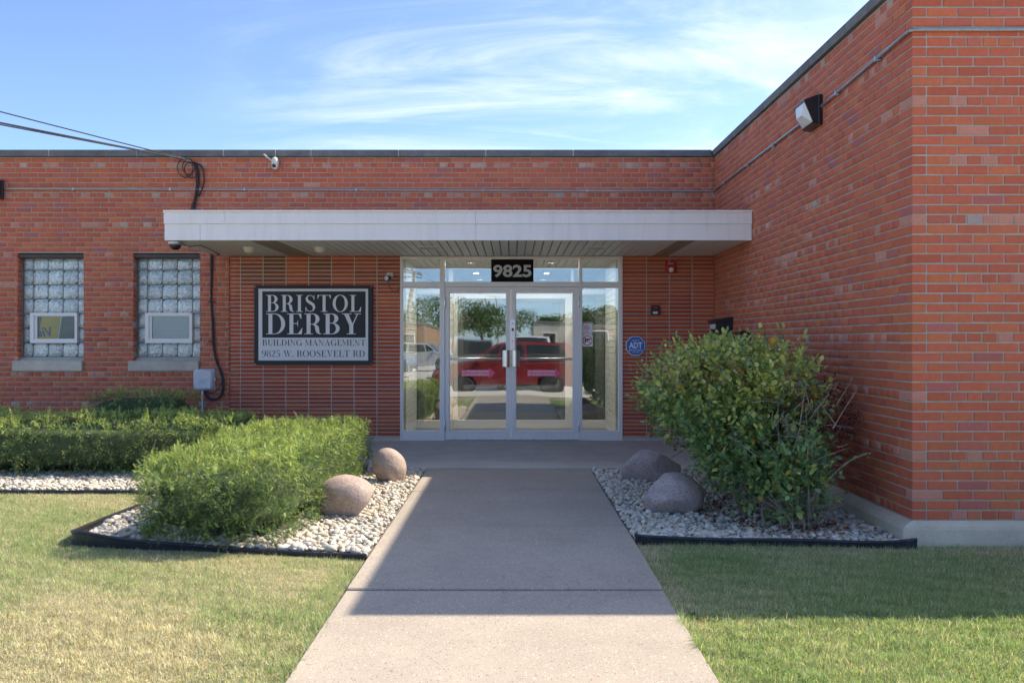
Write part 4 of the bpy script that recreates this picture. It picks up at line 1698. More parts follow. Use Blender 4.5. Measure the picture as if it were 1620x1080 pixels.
cab = thing('cable_drop', 'black cable bundle hanging down the wall from roof hook to grey box', 'cable', (-4.25, WY, 3.7))
cw = WY - .018
for dx, dy in ((0, 0), (.022, -.012), (-.018, -.016)):
    m = MB().tube(smooth_path([(-4.33 + dx, cw, 3.74), (-4.25 + dx, cw + dy, 3.70), (-4.225 + dx, cw + dy, 3.50), (-4.245 + dx * .6, cw + dy, 3.35 if False else 3.30), (-4.285 + dx, cw + dy, 3.12), (-4.30 + dx, cw + dy, 2.80)]), .0085, 7)
    m.build('cable', M['cable'], cab, smooth=True)
m = MB().tube(smooth_path([(-4.30, cw, 3.74), (-4.17, cw - .02, 3.68), (-4.135, cw - .02, 3.52), (-4.165, cw - .015, 3.38), (-4.225, cw - .01, 3.28)]), .010, 7)
m.build('cable', M['cable'], cab, smooth=True)
for (x, z, r) in ((-4.385, 3.66, .13), (-4.30, 3.64, .115), (-4.34, 3.67, .10)):
    m = MB().tube(smooth_path([(x + r * math.cos(a) * .8, cw - .03 - .01 * math.cos(2 * a), z + r * math.sin(a)) for a in [PI / 2 + PI * 1.75 * k / 9 for k in range(10)]], 4), .006, 6)
    m.build('cable_loop', M['cable'], cab, smooth=True)
for dx in (0, .016):
    m = MB().tube(smooth_path([(-4.055 + dx, cw, 2.60), (-4.050 + dx, cw, 2.30), (-4.052 + dx * .4, cw, 1.9), (-4.035 + dx, cw, 1.6), (-4.025 + dx, cw, 1.32), (-3.99 + dx, cw, 1.10), (-3.915 + dx, cw - .01, .90), (-3.885 + dx, cw - .02, .74),
                               (-3.925 + dx, cw - .02, .60), (-4.02, cw - .025, .55 + dx), (-4.10, cw - .03, .60 + dx), (-4.125 + dx, cw - .03, .676)]), .012 if dx == 0 else .009, 7)
    m.build('cable', M['cable'], cab, smooth=True)
m = MB().tube(smooth_path([(-3.90, cw - .01, .86), (-3.905, cw - .03, .76), (-3.98, cw - .04, .66), (-4.06, cw - .04, .645), (-4.09, cw - .04, .676)]), .006, 6)
m.build('cable', M['cable'], cab, smooth=True)
for z in (1.86, 1.33):
    MB().cbox(-4.085, -4.0, cw - .014, cw + .016, z, z + .014, .003).build('cable_clip', M['black'], cab)

hk = thing('wire_anchor', 'cluster of steel hooks holding the overhead wires under the coping', 'anchor', (-4.37, WY, 3.77))
for q in range(3):
    m = MB().tube(smooth_path([(-4.40 + q * .035, WY + .005, 3.80 - q * .012), (-4.41 + q * .035, WY - .04, 3.80 - q * .012), (-4.40 + q * .035, WY - .06, 3.775 - q * .012), (-4.375 + q * .035, WY - .045, 3.765 - q * .012)]), .008, 7)
    m.build('hook', M['galv'], hk, smooth=True)
    MB().tube([(-4.46 + q * .03, WY - .09, 3.79 - q * .01), (-4.40 + q * .03, WY - .055, 3.775 - q * .01)], .014, 8).build('wire_grip', M['galv'], hk, smooth=True)
POLE = Vector((-20, -5, 0))
for q, (zt, lab, r, sag) in enumerate(((6.75, 'highest overhead wire running from the roof hook out to the left', .008, .25), (5.35, 'middle overhead wire, the thicker of the lower pair at the left edge', .011, .22),
                                       (5.15, 'lowest overhead wire, just under the thicker one', .008, .22))):
    a, b = Vector((-4.40 + q * .03, WY - .06, 3.78 - q * .008)), Vector((POLE.x + .1, POLE.y, zt))
    pts = [a.lerp(b, t) - Vector((0, 0, sag * 4 * t * (1 - t))) for t in [k / 24 for k in range(25)]]
    o = MB().tube(pts, r, 6).build('overhead_wire', M['cable'], smooth=True)
    tag(o, lab, 'wire', 'overhead wires')

# reflection of a yellow sign, painted on sheets behind the left vent window
po = thing('painted_reflection', 'painted reflection of a yellow sign with blue mirrored lettering, behind the left window vent', 'painted_reflection', (-6.2, WY + .12, 1.3))
py_ = WY + .122
MB().add([(-6.46, py_ + .006, 1.32), (-6.40, py_ + .006, 1.69), (-6.15, py_ + .006, 1.69), (-6.20, py_ + .006, 1.32)], [(0, 1, 2, 3)]).build('sheet', simple('reflected_yellow', (.72, .46, .02), .5, vary=.05), po)
MB().add([(-6.60, py_ + .008, 1.28), (-6.60, py_ + .008, 1.72), (-5.89, py_ + .008, 1.72), (-5.89, py_ + .008, 1.28)], [(0, 1, 2, 3)]).build('backing', simple('reflected_grey', (.10, .11, .125), .5, vary=.2), po)
MB().add([(-6.195, py_ + .005, 1.32), (-6.145, py_ + .005, 1.69), (-6.125, py_ + .005, 1.69), (-6.18, py_ + .005, 1.32)], [(0, 1, 2, 3)]).build('edge_strip', M['print_white'], po)
text_mb('Vie', -6.46, -6.23, 1.40, 1.53, py_ + .004, .02, True, .35).build('lettering', simple('reflected_blue', (.03, .06, .28), .5, vary=0), po, fix=False)

# ------------------------------------------------------------------ beds: edging, gravel, boulders
def edging(name, label, path, tops, loc):
    """plastic lawn edging: rounded bead on a skirt that follows the path; tops: height of the bead above the lawn"""
    t = thing(name, label, 'lawn edging', loc, group='lawn edging')
    P = smooth_path([(x, y, h) for (x, y), h in zip(path, tops)], 8)
    m = MB()
    vs, fs = [], []
    for i, p in enumerate(P):
        d = P[min(i + 1, len(P) - 1)] - P[max(i - 1, 0)]
        d = Vector((d.x, d.y, 0)).normalized()
        nrm = Vector((d.y, -d.x, 0))
        for off, z in ((.006, p.z - .006), (.004, (p.z - .06) * .5), (-.004, -.10), (-.010, -.10), (-.004, (p.z - .06) * .5), (-.001, p.z - .006)):
            vs.append((p.x + nrm.x * off, p.y + nrm.y * off, z + (0 if z != -.10 else 0)))
    k = 6
    for i in range(len(P) - 1):
        for q in range(k):
            fs.append((i * k + q, i * k + (q + 1) % k, (i + 1) * k + (q + 1) % k, (i + 1) * k + q))
    m.add(vs, fs)
    m.build('skirt', M['edging'], t, smooth=True)
    MB().tube([(p.x, p.y, p.z) for p in P], .0125, 8).build('bead', M['edging'], t, smooth=True)
    return t


edging('lawn_edging', 'black plastic edging bowed round the corner of the left gravel bed', [(-3.13, 7.32), (-3.115, 6.7), (-3.09, 6.25), (-3.02, 6.03), (-2.90, 5.955), (-2.62, 5.885), (-2.36, 5.85), (-2.0, 5.80), (-1.70, 5.74), (-1.3, 5.66), (-.93, 5.565)],
       [-.032, -.012, .002, .030, .038, .012, -.005, -.018, -.026, -.030, -.020], (-2.0, 5.8, -.05))
edging('lawn_edging', 'black plastic edging along the front of the right gravel bed', [(.845, 6.01), (.90, 5.985), (1.4, 5.965), (1.9, 5.94), (2.3, 5.90), (2.52, 5.865), (2.69, 5.845)],
       [.02, .008, -.008, -.006, -.012, -.004, .018], (1.7, 5.95, -.05))
edging('lawn_edging', 'sunken black edging along the lawn in front of the long yew hedge', [(-3.2, 7.90), (-3.5, 7.99), (-5.0, 8.0), (-8.4, 8.01)], [-.03, -.028, -.03, -.03], (-5.0, 8.0, -.05))


def in_poly(P, poly):
    x, y = P[:, 0], P[:, 1]
    c = np.zeros(len(P), bool)
    n = len(poly)
    for i in range(n):
        (x0, y0), (x1, y1) = poly[i], poly[(i + 1) % n]
        cond = ((y0 > y) != (y1 > y)) & (x < (x1 - x0) * (y - y0) / (y1 - y0 + 1e-12) + x0)
        c ^= cond
    return c


def inset(poly, d):
    cx = sum(p[0] for p in poly) / len(poly)
    out = []
    n = len(poly)
    area = sum(poly[i][0] * poly[(i + 1) % n][1] - poly[(i + 1) % n][0] * poly[i][1] for i in range(n))
    sg = 1 if area > 0 else -1
    for i in range(n):
        a, b, c = Vector(poly[i - 1]), Vector(poly[i]), Vector(poly[(i + 1) % n])
        e1, e2 = (b - a).normalized(), (c - b).normalized()
        n1, n2 = Vector((-e1.y, e1.x)) * sg, Vector((-e2.y, e2.x)) * sg
        k = n1 + n2
        k = k / max(.3, k.dot(n1)) if k.length > 1e-6 else n1
        out.append(tuple(b + k * d))
    return out


def ico(sub):
    bm = bmesh.new()
    bmesh.ops.create_icosphere(bm, subdivisions=sub, radius=1)
    V = np.array([v.co[:] for v in bm.verts])
    F = np.array([[v.index for v in f.verts] for f in bm.faces])
    bm.free()
    return V, F


BOULDERS = [(-1.32, 6.86, .21, .19, .20), (-1.21, 8.53, .178, .16, .165), (1.345, 8.62, .285, .20, .165), (1.29, 7.02, .24, .20, .175)]


def gravel(name, label, poly, dens, ymax_visible, mask=None):
    P = inset(poly, .018)
    xs_, ys_ = [p[0] for p in P], [p[1] for p in P]
    n = int((max(xs_) - min(xs_)) * (max(ys_) - min(ys_)) * dens)
    Q = np.c_[rng.uniform(min(xs_), max(xs_), n), rng.uniform(min(ys_), max(ys_), n)]
    Q = Q[in_poly(Q, P)]
    if mask is not None:
        Q = Q[mask(Q)]
    allV, allF, allT = [], [], []
    off = 0
    for near in (True, False):
        S_ = Q[(Q[:, 1] < 6.4) == near]
        if not len(S_):
            continue
        T, F = ico(2 if near else 1)
        n = len(S_)
        # knobbly template variety: displace per stone by a plane-cut like squash
        s = rng.lognormal(np.log(.0148), .32, n).clip(.007, .030)
        sc = np.c_[s * rng.uniform(.9, 1.45, n), s * rng.uniform(.75, 1.1, n), s * rng.uniform(.5, .85, n)]
        yaw = rng.uniform(0, 6.28, n)
        R = np.zeros((n, 3, 3))
        R[:, 0, 0] = np.cos(yaw)
        R[:, 0, 1] = -np.sin(yaw)
        R[:, 1, 0] = np.sin(yaw)
        R[:, 1, 1] = np.cos(yaw)
        R[:, 2, 2] = 1
        tl = rng.normal(0, .35, (n, 2))
        Rx = np.zeros((n, 3, 3))
        Rx[:, 0, 0] = 1
        Rx[:, 1, 1] = np.cos(tl[:, 0])
        Rx[:, 1, 2] = -np.sin(tl[:, 0])
        Rx[:, 2, 1] = np.sin(tl[:, 0])
        Rx[:, 2, 2] = np.cos(tl[:, 0])
        R = R @ Rx
        z = -.036 + sc[:, 2] * .55 + rng.uniform(0, .020, n) + .006 * snoise(S_, 5, 3)
        Pn = np.c_[S_, z]
        V, FF = scatter(T, F, Pn, R, sc)
        k = len(T)
        ph = np.repeat(rng.uniform(0, 6.28, (n, 3)), k, 0)
        dirs = np.tile(T, (n, 1))
        bumpy = 1 + .10 * np.sin(dirs[:, 0] * 2.7 + ph[:, 0]) + .10 * np.sin(dirs[:, 1] * 3.1 + ph[:, 1]) + .06 * np.sin(dirs[:, 2] * 4 + ph[:, 2])
        ctr = np.repeat(Pn, k, 0)
        V = ctr + (V - ctr) * bumpy[:, None]
        r = rng.random(n)
        pal = np.array([(.60, .54, .44), (.68, .64, .55), (.52, .44, .33), (.44, .42, .38), (.58, .47, .36), (.30, .30, .30), (.48, .34, .25)])
        idx = np.searchsorted(np.cumsum([.34, .34, .12, .09, .07, .025, .015]), r).clip(0, 6)
        col = pal[idx] * rng.uniform(.85, 1.1, n)[:, None]
        allV.append(V)
        allT.append(np.repeat(col, k, 0))
        allF.append(FF + off)
        off += len(V)
    o = np_mesh(name, np.vstack(allV), np.vstack(allF), M['gravel'], np.vstack(allT), smooth=True)
    return tag(o, label, 'gravel', kind='stuff')


def left_mask(Q):
    x, y = Q[:, 0], Q[:, 1]
    under2 = (x > -2.30) & (x < -1.62) & (y > 6.1) & (y < 9.0)
    under1 = (y > 9.15)
    far = (x < -.62 * y)
    return ~(under2 | (under1 & (x < -1.7)) | far)


gravel('gravel', 'white and cream gravel filling the left planting bed', LEFT_BED, 2000, 9.3, left_mask)
gravel('gravel', 'white gravel in the shaded planting bed at the right', RIGHT_BED, 2000, 9.3)


def boulder(label, mat, x, y, rx, ry, rz, seed, lean=(0, 0), sink=.25):
    T, F = ico(5)
    r = np.random.default_rng(seed)
    V = T.copy()
    # a few broad facets, then soft noise
    for _ in range(9):
        nrm = r.normal(size=3)
        nrm /= np.linalg.norm(nrm)
        h = r.uniform(.66, .90)
        over = (V @ nrm - h).clip(0)
        V -= over[:, None] * nrm * .75
    V *= (1 + .075 * snoise(T, 2.2, seed) + .022 * snoise(T, 8, seed + 1) + .006 * snoise(T, 26, seed + 2))[:, None]
    V = V * np.array([rx, ry, rz])
    V[:, 0] += lean[0] * V[:, 2]
    V[:, 1] += lean[1] * V[:, 2]
    V += np.array([x, y, -.02 + rz * (1 - sink)])
    V[:, 2] = np.maximum(V[:, 2], -.06)
    o = np_mesh('boulder', V - np.array([x, y, -.02]), F, mat, smooth=True)
    o.location = (x, y, -.02)
    return tag(o, label, 'boulder', 'rounded boulders in the beds')


boulder('larger pinkish boulder beside the front yew hedge', M['boulder_pink'], -1.335, 6.88, .245, .18, .195, 5, (.18, .05), .42)
boulder('smaller pinkish boulder close to the entrance slab', M['boulder_pink'], -1.205, 8.55, .176, .16, .20, 8, (-.05, 0), .42)
boulder('dark flat-topped boulder further back in the right bed', M['boulder_dark'], 1.345, 8.62, .29, .20, .19, 13, (.15, 0), .42)
boulder('purplish grey boulder in front, beside the leafy shrub', M['boulder_dark'], 1.285, 7.02, .238, .20, .195, 21, (.03, 0), .38)


# ------------------------------------------------------------------ lawn grass
def lawn(name, label, poly, n, hmul, colour, mask=None):
    xs_, ys_ = [p[0] for p in poly], [p[1] for p in poly]
    # more blades close to the camera: y drawn with weight ~ 1/y
    y0, y1 = min(ys_), max(ys_)
    y = y0 * (y1 / y0) ** rng.random(n)
    x = rng.uniform(min(xs_), max(xs_), n)
    Q = np.c_[x, y]
    keep = in_poly(Q, poly) & (np.abs(Q[:, 0]) < Q[:, 1] * .60 + .7)
    Q = Q[keep]
    n = len(Q)
    c, dens, hh = colour(Q)
    k = rng.random(n) < dens
    Q, c, hh = Q[k], c[k], hh[k]
    n = len(Q)
    edge = np.minimum(np.abs(Q[:, 0] + .912), np.abs(Q[:, 0] - .828))
    h = hh * hmul * rng.uniform(.55, 1.25, n) * (1 + .7 * (edge < .035) * (snoise(Q, 14, 9) > .1))
    yaw = rng.uniform(0, 6.28, n)
    lean = np.abs(rng.normal(.80, .45, n)).clip(0, 1.45)
    la = rng.uniform(0, 6.28, n)
    tip = np.c_[np.sin(lean) * np.cos(la), np.sin(lean) * np.sin(la), np.cos(lean)] * h[:, None]
    mid = np.c_[np.sin(lean * .6) * np.cos(la), np.sin(lean * .6) * np.sin(la), np.cos(lean * .6)] * (h * .55)[:, None]
    w = rng.uniform(.0011, .0021, n)[:, None] * np.c_[np.cos(yaw), np.sin(yaw), 0 * yaw]
    B = np.c_[Q, np.full(n, GZ - .006)]
    V = np.stack([B - w, B + w, B + mid + w * .8, B + mid - w * .8, B + tip], 1).reshape(-1, 3)
    i = np.arange(n)[:, None] * 5
    nr = (Q[:, 1] < 4.5)
    F = np.vstack([i[nr] + [0, 1, 2], i[nr] + [0, 2, 3], i[nr] + [3, 2, 4], i[~nr] + [0, 1, 4]])
    o = np_mesh(name, V, F, M['grass'], np.repeat(c, 5, 0))
    return tag(o, label, 'grass', kind='stuff')


GREEN = np.array([(.29, .42, .19), (.35, .49, .22), (.24, .36, .16), (.40, .53, .27)])
STRAW = np.array([(.72, .65, .48), (.78, .73, .58), (.61, .53, .38), (.73, .70, .57)])


def grass_colour(dry_fn):
    def f(Q):
        n = len(Q)
        dry = dry_fn(Q)
        r = rng.random(n) < dry
        c = np.where(r[:, None], STRAW[rng.integers(0, 4, n)], GREEN[rng.integers(0, 4, n)]) * rng.uniform(.65, 1.2, n)[:, None]
        dens = np.clip(1.0 - .55 * (dry - .6).clip(0), .3, 1)
        c = c * (1 + .22 * snoise(Q, 45, 6) + .15 * snoise(Q, 90, 7))[:, None]
        lng = rng.random(n) < .012
        c[lng] = np.array([.74, .70, .52])
        hh = np.where(r, .024, .036) * (1 + .25 * snoise(Q, 4, 5) + .30 * snoise(Q, 30, 8)).clip(.4, 2)
        hh = np.where(lng, .05, hh)
        return c, dens, hh
    return f


def dry_left(Q):
    x, y = Q[:, 0], Q[:, 1]
    d = .66 + .38 * snoise(Q, 2.4, 21) + .18 * snoise(Q, 7.5, 22) + .12 * snoise(Q, 19, 23)
    d += .28 * np.exp(-(((x + 1.6) / .9) ** 2 + ((y - 4.5) / .8) ** 2))
    d += .35 * np.exp(-(((x + 2.05) / .22) ** 2 + ((y - 4.35) / .10) ** 2))
    d -= .35 * np.exp(-(((x + .98) / .10) ** 2 + ((y - 5.1) / .35) ** 2))
    d -= .18 * ((y - 5.6) / 2).clip(0, 1)
    return d.clip(.06, .95)


def dry_right(Q):
    x, y = Q[:, 0], Q[:, 1]
    d = .42 + .24 * snoise(Q, 2.8, 31) + .16 * snoise(Q, 8, 32) + .10 * snoise(Q, 20, 33)
    d += .35 * np.exp(-((y - 5.78) / .10) ** 2)
    d -= .2 * np.exp(-(((x - 1.1) / .25) ** 2 + ((y - 5.4) / .5) ** 2))
    d += .3 * np.exp(-(((x - .90) / .07) ** 2))
    return d.clip(.05, .95)


L_LAWN = [(-.905, 3.0), (-.905, 5.55), (-1.3, 5.63), (-1.75, 5.715), (-2.36, 5.81), (-2.8, 5.88), (-3.02, 5.98), (-3.13, 6.25), (-3.16, 7.3), (-3.22, 7.86), (-3.4, 7.98), (-6.5, 7.98), (-6.5, 3.0)]
R_LAWN = [(.820, 3.0), (.820, 5.98), (1.5, 5.945), (2.2, 5.91), (2.655, 5.85), (2.72, 5.91), (4.6, 5.91), (4.6, 3.0)]
lawn('lawn_grass', 'short sunburnt grass of the left lawn, straw patches between green', L_LAWN, 500000, 1.0, grass_colour(dry_left))
lawn('lawn_grass', 'greener short grass of the right lawn, half in shade', R_LAWN, 360000, 1.1, grass_colour(dry_right))


def weed(label, x, y, n, size):
    t = thing('weed', label, 'weed', (x, y, GZ), group='weeds along the path')
    a = rng.uniform(0, 6.28, n)
    el = rng.uniform(.15, .9, n)
    z = np.c_[np.cos(a) * np.cos(el), np.sin(a) * np.cos(el), np.sin(el)]
    xx = np.cross(np.array([0, 0, 1.0]), z)
    xx /= np.linalg.norm(xx, axis=1)[:, None]
    R_ = np.stack([xx, np.cross(z, xx), z], 2)
    s_ = size * rng.uniform(.6, 1.1, n)
    T = np.array([(0, 0, 0), (.14, .03, .35), (.19, .03, .7), (0, -.02, 1.0), (-.19, .03, .7), (-.14, .03, .35)])
    V, F = scatter(T, np.array([(0, 1, 2, 3), (0, 3, 4, 5)]), np.tile([x, y, GZ], (n, 1)), R_, np.c_[s_, s_, s_])
    c = np.array([(.13, .25, .06), (.17, .30, .08), (.10, .20, .05)])[rng.integers(0, 3, n)]
    np_mesh('leaves', V, F, M['grass'], np.repeat(c, 6, 0), t)
    MB().tube([(x, y, GZ - .01), (x, y, GZ + .02)], .004, 6).build('stem', M['bark'], t)


weed('broad-leaved weed at the right edge of the path, at the shadow line', .90, 4.36, 12, .065)

# ------------------------------------------------------------------ yew hedges
def sprig_template():
    V, F = [], []
    n = 6
    for i in range(n):
        t = .10 + .86 * i / (n - 1)
        L = .34 * (1 - .5 * (i / (n - 1)) ** 2)
        for s in (-1, 1):
            a = math.radians(52 - 18 * i / n)
            bx, bz = 0, t
            tx, tz = s * math.sin(a) * L, t + math.cos(a) * L
            ty = .05 * math.sin(i * 2.4)
            k = len(V)
            V += [(bx, .0, bz - .045), (bx, .0, bz + .045), (tx, ty, tz)]
            F.append((k, k + 1, k + 2))
    k = len(V)
    V += [(-.016, 0, 0), (.016, 0, 0), (0, 0, 1.08)]
    F.append((k, k + 1, k + 2))
    return np.array(V), np.array(F)


SPRIG = sprig_template()


def rounded_box_points(n, half, seed, noise=.05, power=4.0):
    """points and normals on the outside of a clipped hedge (no underside)"""
    half = np.array(half)
    area = np.array([half[1] * half[2], half[0] * half[2], half[0] * half[1]]) * 2
    w = np.array([area[0] * (1.0 if half[0] < half[1] else .4), area[0] * .6, area[1] * .4, area[1] * 1.9, area[2], area[2] * .05])
    f = rng.choice(6, n, p=w / w.sum())
    c = rng.uniform(-1, 1, (n, 3))
    for k in range(6):
        i = f == k
        c[i, k // 2] = 1 if k % 2 == 0 else -1
    nrm4 = (np.abs(c) ** power).sum(1) ** (1 / power)
    q = c / nrm4[:, None]
    N = np.sign(q) * np.abs(q) ** (power - 1) / half
    N /= np.linalg.norm(N, axis=1)[:, None]
    P = q * half
    lump = noise * snoise(P, 7, seed) + noise * .7 * snoise(P, 20, seed + 1) + noise * .4 * snoise(P, 45, seed + 2)
    return P + N * lump[:, None], N


def yew(name, label, ctr, half, n, seed, spike=.5, shade=1.0):
    t = thing(name, label, 'hedge', (ctr[0], ctr[1], -.04), group='yew hedges')
    ctr = np.array(ctr)
    per = 14
    nc = n // per
    n = nc * per
    Pc, Nc = rounded_box_points(nc, half, seed, .038, 8.0)
    dc = rng.random(nc) ** 1.5 * .12
    Pc = Pc - Nc * dc[:, None]
    P, N, depth = np.repeat(Pc, per, 0), np.repeat(Nc, per, 0), np.repeat(dc, per)
    top = ((P[:, 2] / half[2]).clip(-1, 1) + 1) / 2
    up = np.array([0, 0, 1.0])
    d = N * .45 + up * (.08 + .12 * top ** 3)[:, None] + rng.normal(0, .75, (n, 3))
    P = P + rng.normal(0, .020, (n, 3))
    L = rng.uniform(.024, .040, n) * (1 + .25 * top ** 4)
    # taller new shoots out of the top
    ns = rng.random(n) < .012 * spike * (top > .93)
    L = np.where(ns, L * rng.uniform(1.8, 3.6, n), L)
    d = np.where(ns[:, None], up + rng.normal(0, .25, (n, 3)), d)
    clump = np.repeat(rng.uniform(.7, 1.3, nc), per)
    R = frame_from(d)
    V, F = scatter(SPRIG[0], SPRIG[1], P + ctr, R, np.c_[L, L, L])
    young = (rng.random(n) < (.18 + .70 * top ** 6 + .10 * (depth < .02))) & (depth < .06)
    old = np.array([(.10, .18, .070), (.13, .22, .080), (.075, .145, .062), (.16, .25, .09)])
    new = np.array([(.35, .45, .11), (.42, .51, .13), (.29, .40, .11), (.47, .54, .17)])
    c = np.where(young[:, None], new[rng.integers(0, 4, n)], old[rng.integers(0, 4, n)]) * (clump * rng.uniform(.8, 1.2, n))[:, None]
    dead = rng.random(n) < .006
    c[dead] = (.26, .12, .045)
    np_mesh('foliage', V, F, M['yew'], np.repeat(c, len(SPRIG[0]), 0), t)
    # solid core with the inner shade put into its colour, and a few stems
    T, FI = ico(4)
    q = T / ((np.abs(T) ** 5).sum(1) ** .2)[:, None]
    V = q * (np.array(half) - .095) * (1 + .06 * snoise(T, 9, seed + 5))[:, None] + ctr
    V[:, 2] = np.maximum(V[:, 2], -.03)
    np_mesh('shaded_core', V, FI, M['core'], parent=t, smooth=True)
    for k in range(max(3, int(max(half[0], half[1]) * 5))):
        a = (random.uniform(-.8, .8) * half[0], random.uniform(-.85, .85) * half[1])
        MB().tube([(ctr[0] + a[0], ctr[1] + a[1], -.05), (ctr[0] + a[0] * 1.05, ctr[1] + a[1] * 1.03, .12), (ctr[0] + a[0] * 1.1, ctr[1] + a[1] * 1.05, .35)], [.016, .013, .008], 7).build('stem', M['bark'], t, smooth=True)
    return t


yew('yew_hedge', 'clipped yew hedge nearest the walkway, running from lawn edge back to the entrance slab', (-2.02, 7.55, .245), (.55, 1.82, .29), 43000, 41)
yew('yew_hedge', 'long low clipped yew hedge parallel to the wall under the windows', (-5.35, 9.42, .255), (2.75, .68, .295), 38000, 53)
yew('yew_hedge', 'dark yew bush showing above the long hedge, close to the wall', (-4.55, 10.85, .33), (.62, .42, .40), 6500, 67, spike=.3)


# ------------------------------------------------------------------ leafy shrubs at the right
def leaf_template():
    V = np.array([(0, 0, 0), (.25, .06, .32), (.23, .05, .68), (0, -.02, 1.0), (-.23, .05, .68), (-.25, .06, .32)])
    F = np.array([(0, 1, 2, 3), (0, 3, 4, 5)])
    return V, F


LEAF = leaf_template()


def leafy(parent, P0, D, L, per, size, colour, spread=.9, name='foliage'):
    """twigs at P0 along D of length L, each with `per` leaves set alternately"""
    n = len(P0)
    D = D / np.linalg.norm(D, axis=1)[:, None]
    t = np.tile((np.arange(per) + .6) / per, (n, 1)) + rng.normal(0, .03, (n, per))
    P = P0[:, None] + D[:, None] * (L[:, None] * t)[..., None]
    side = np.cross(D, rng.normal(size=(n, 3)))
    side /= np.linalg.norm(side, axis=1)[:, None]
    sgn = np.where(np.arange(per) % 2 == 0, 1, -1)
    ld = D[:, None] * .55 + side[:, None] * (sgn[None, :] * spread)[..., None] + rng.normal(0, .32, (n, per, 3)) + np.array([0, 0, .12])
    ld[:, -1] = D + rng.normal(0, .15, (n, 3))
    P, ld = P.reshape(-1, 3), ld.reshape(-1, 3)
    m = len(P)
    up = np.array([0.0, 0, 1])
    y = np.cross(np.cross(ld, up), ld)                # leaf normal roughly upward
    z = ld / np.linalg.norm(ld, axis=1)[:, None]
    y = y / (np.linalg.norm(y, axis=1)[:, None] + 1e-6) + rng.normal(0, .38, (m, 3))
    x = np.cross(y, z)
    x /= np.linalg.norm(x, axis=1)[:, None] + 1e-6
    y = np.cross(z, x)
    R = np.stack([x, y, z], 2)
    s = size * rng.uniform(.7, 1.2, m)
    V, F = scatter(LEAF[0], LEAF[1], P, R, np.c_[s * 1.25, s * 1.1, s])
    c = colour(P, np.repeat(np.arange(n), per), np.tile(np.arange(per) / per, n))
    return np_mesh(name, V, F, M['leaf'], np.repeat(c, len(LEAF[0]), 0), parent)


SH = thing('leafy_shrub', 'big overgrown leafy shrub with yellowing tips in the right gravel bed', 'shrub', (2.0, 6.6, -.03))
LOBES = [((1.86, 7.75, .78), (.54, .85, .48), 1.0), ((1.68, 7.15, .86), (.48, .58, .34), .8), ((1.96, 6.78, .82), (.36, .48, .40), .62), ((1.94, 6.50, .46), (.28, .34, .36), .38), ((1.62, 8.20, .80), (.40, .5, .42), .5),
         ((2.04, 6.28, .32), (.18, .18, .26), .14), ((1.76, 6.75, .56), (.36, .42, .34), .4)]


def lobe_points(n, shell=.45):
    w = np.array([l[2] for l in LOBES])
    k = rng.choice(len(LOBES), n, p=w / w.sum())
    d = rng.normal(size=(n, 3))
    d /= np.linalg.norm(d, axis=1)[:, None]
    r = (1 - shell * rng.random(n) ** 1.4)
    C = np.array([l[0] for l in LOBES])[k]
    H = np.array([l[1] for l in LOBES])[k]
    d2 = d * (1 + .22 * snoise(d * 3 + k[:, None], 2.5, 77))[:, None]
    return C + d2 * H * r[:, None], d / H / np.linalg.norm(d / H, axis=1)[:, None], r


P, N, r = lobe_points(2900)
gap = ((P[:, 0] - 2.02) / .22) ** 2 + ((P[:, 1] - 6.35) / .38) ** 2 + ((P[:, 2] - .72) / .20) ** 2
keep = (P[:, 2] > .04) & (P[:, 0] < 2.55) & ~((gap < 1) & (rng.random(len(P)) < .88))
P, N, r = P[keep], N[keep], r[keep]
D = N * .9 + np.array([0, 0, .75]) + rng.normal(0, .45, P.shape)
Ltw = rng.uniform(.10, .20, len(P)) * np.where(P[:, 2] > 1.15, 1.25, 1)
tw_top = P[:, 2] > 1.10


def shrub_colour(Pt, tw, t):
    n = len(Pt)
    dark = np.array([(.17, .29, .125), (.20, .33, .125), (.14, .25, .135), (.24, .37, .13)])
    c = dark[rng.integers(0, 4, n)] * rng.uniform(.75, 1.3, n)[:, None]
    k = rng.random(n)
    tipness = ((Pt[:, 2] - .62) / .45).clip(0, 1)
    yg = k < .12 + .62 * tipness
    c[yg] = np.array([(.46, .50, .14), (.54, .56, .19), (.37, .46, .13)])[rng.integers(0, 3, yg.sum())]
    yl = rng.random(n) < .022
    c[yl] = np.array([(.55, .36, .04), (.50, .42, .07), (.58, .26, .04)])[rng.integers(0, 3, yl.sum())]
    tan = (rng.random(n) < .28) & (Pt[:, 2] > .95) & (Pt[:, 2] < 1.2) & (Pt[:, 0] < 1.75) & (Pt[:, 0] > 1.15)
    c[tan] = np.array([(.34, .27, .14), (.40, .33, .17), (.30, .22, .15)])[rng.integers(0, 3, tan.sum())]
    return c


leafy(SH, P, D, Ltw, 8, .050, shrub_colour)
# long shoots sticking out of the top
ns = 70
Ps = np.c_[rng.uniform(1.3, 2.2, ns), rng.uniform(6.5, 8.3, ns), rng.uniform(1.02, 1.20, ns)]
leafy(SH, Ps, np.array([0, 0, 1.0]) + rng.normal(0, .30, (ns, 3)), rng.uniform(.14, .26, ns), 9, .038, shrub_colour, name='shoots')
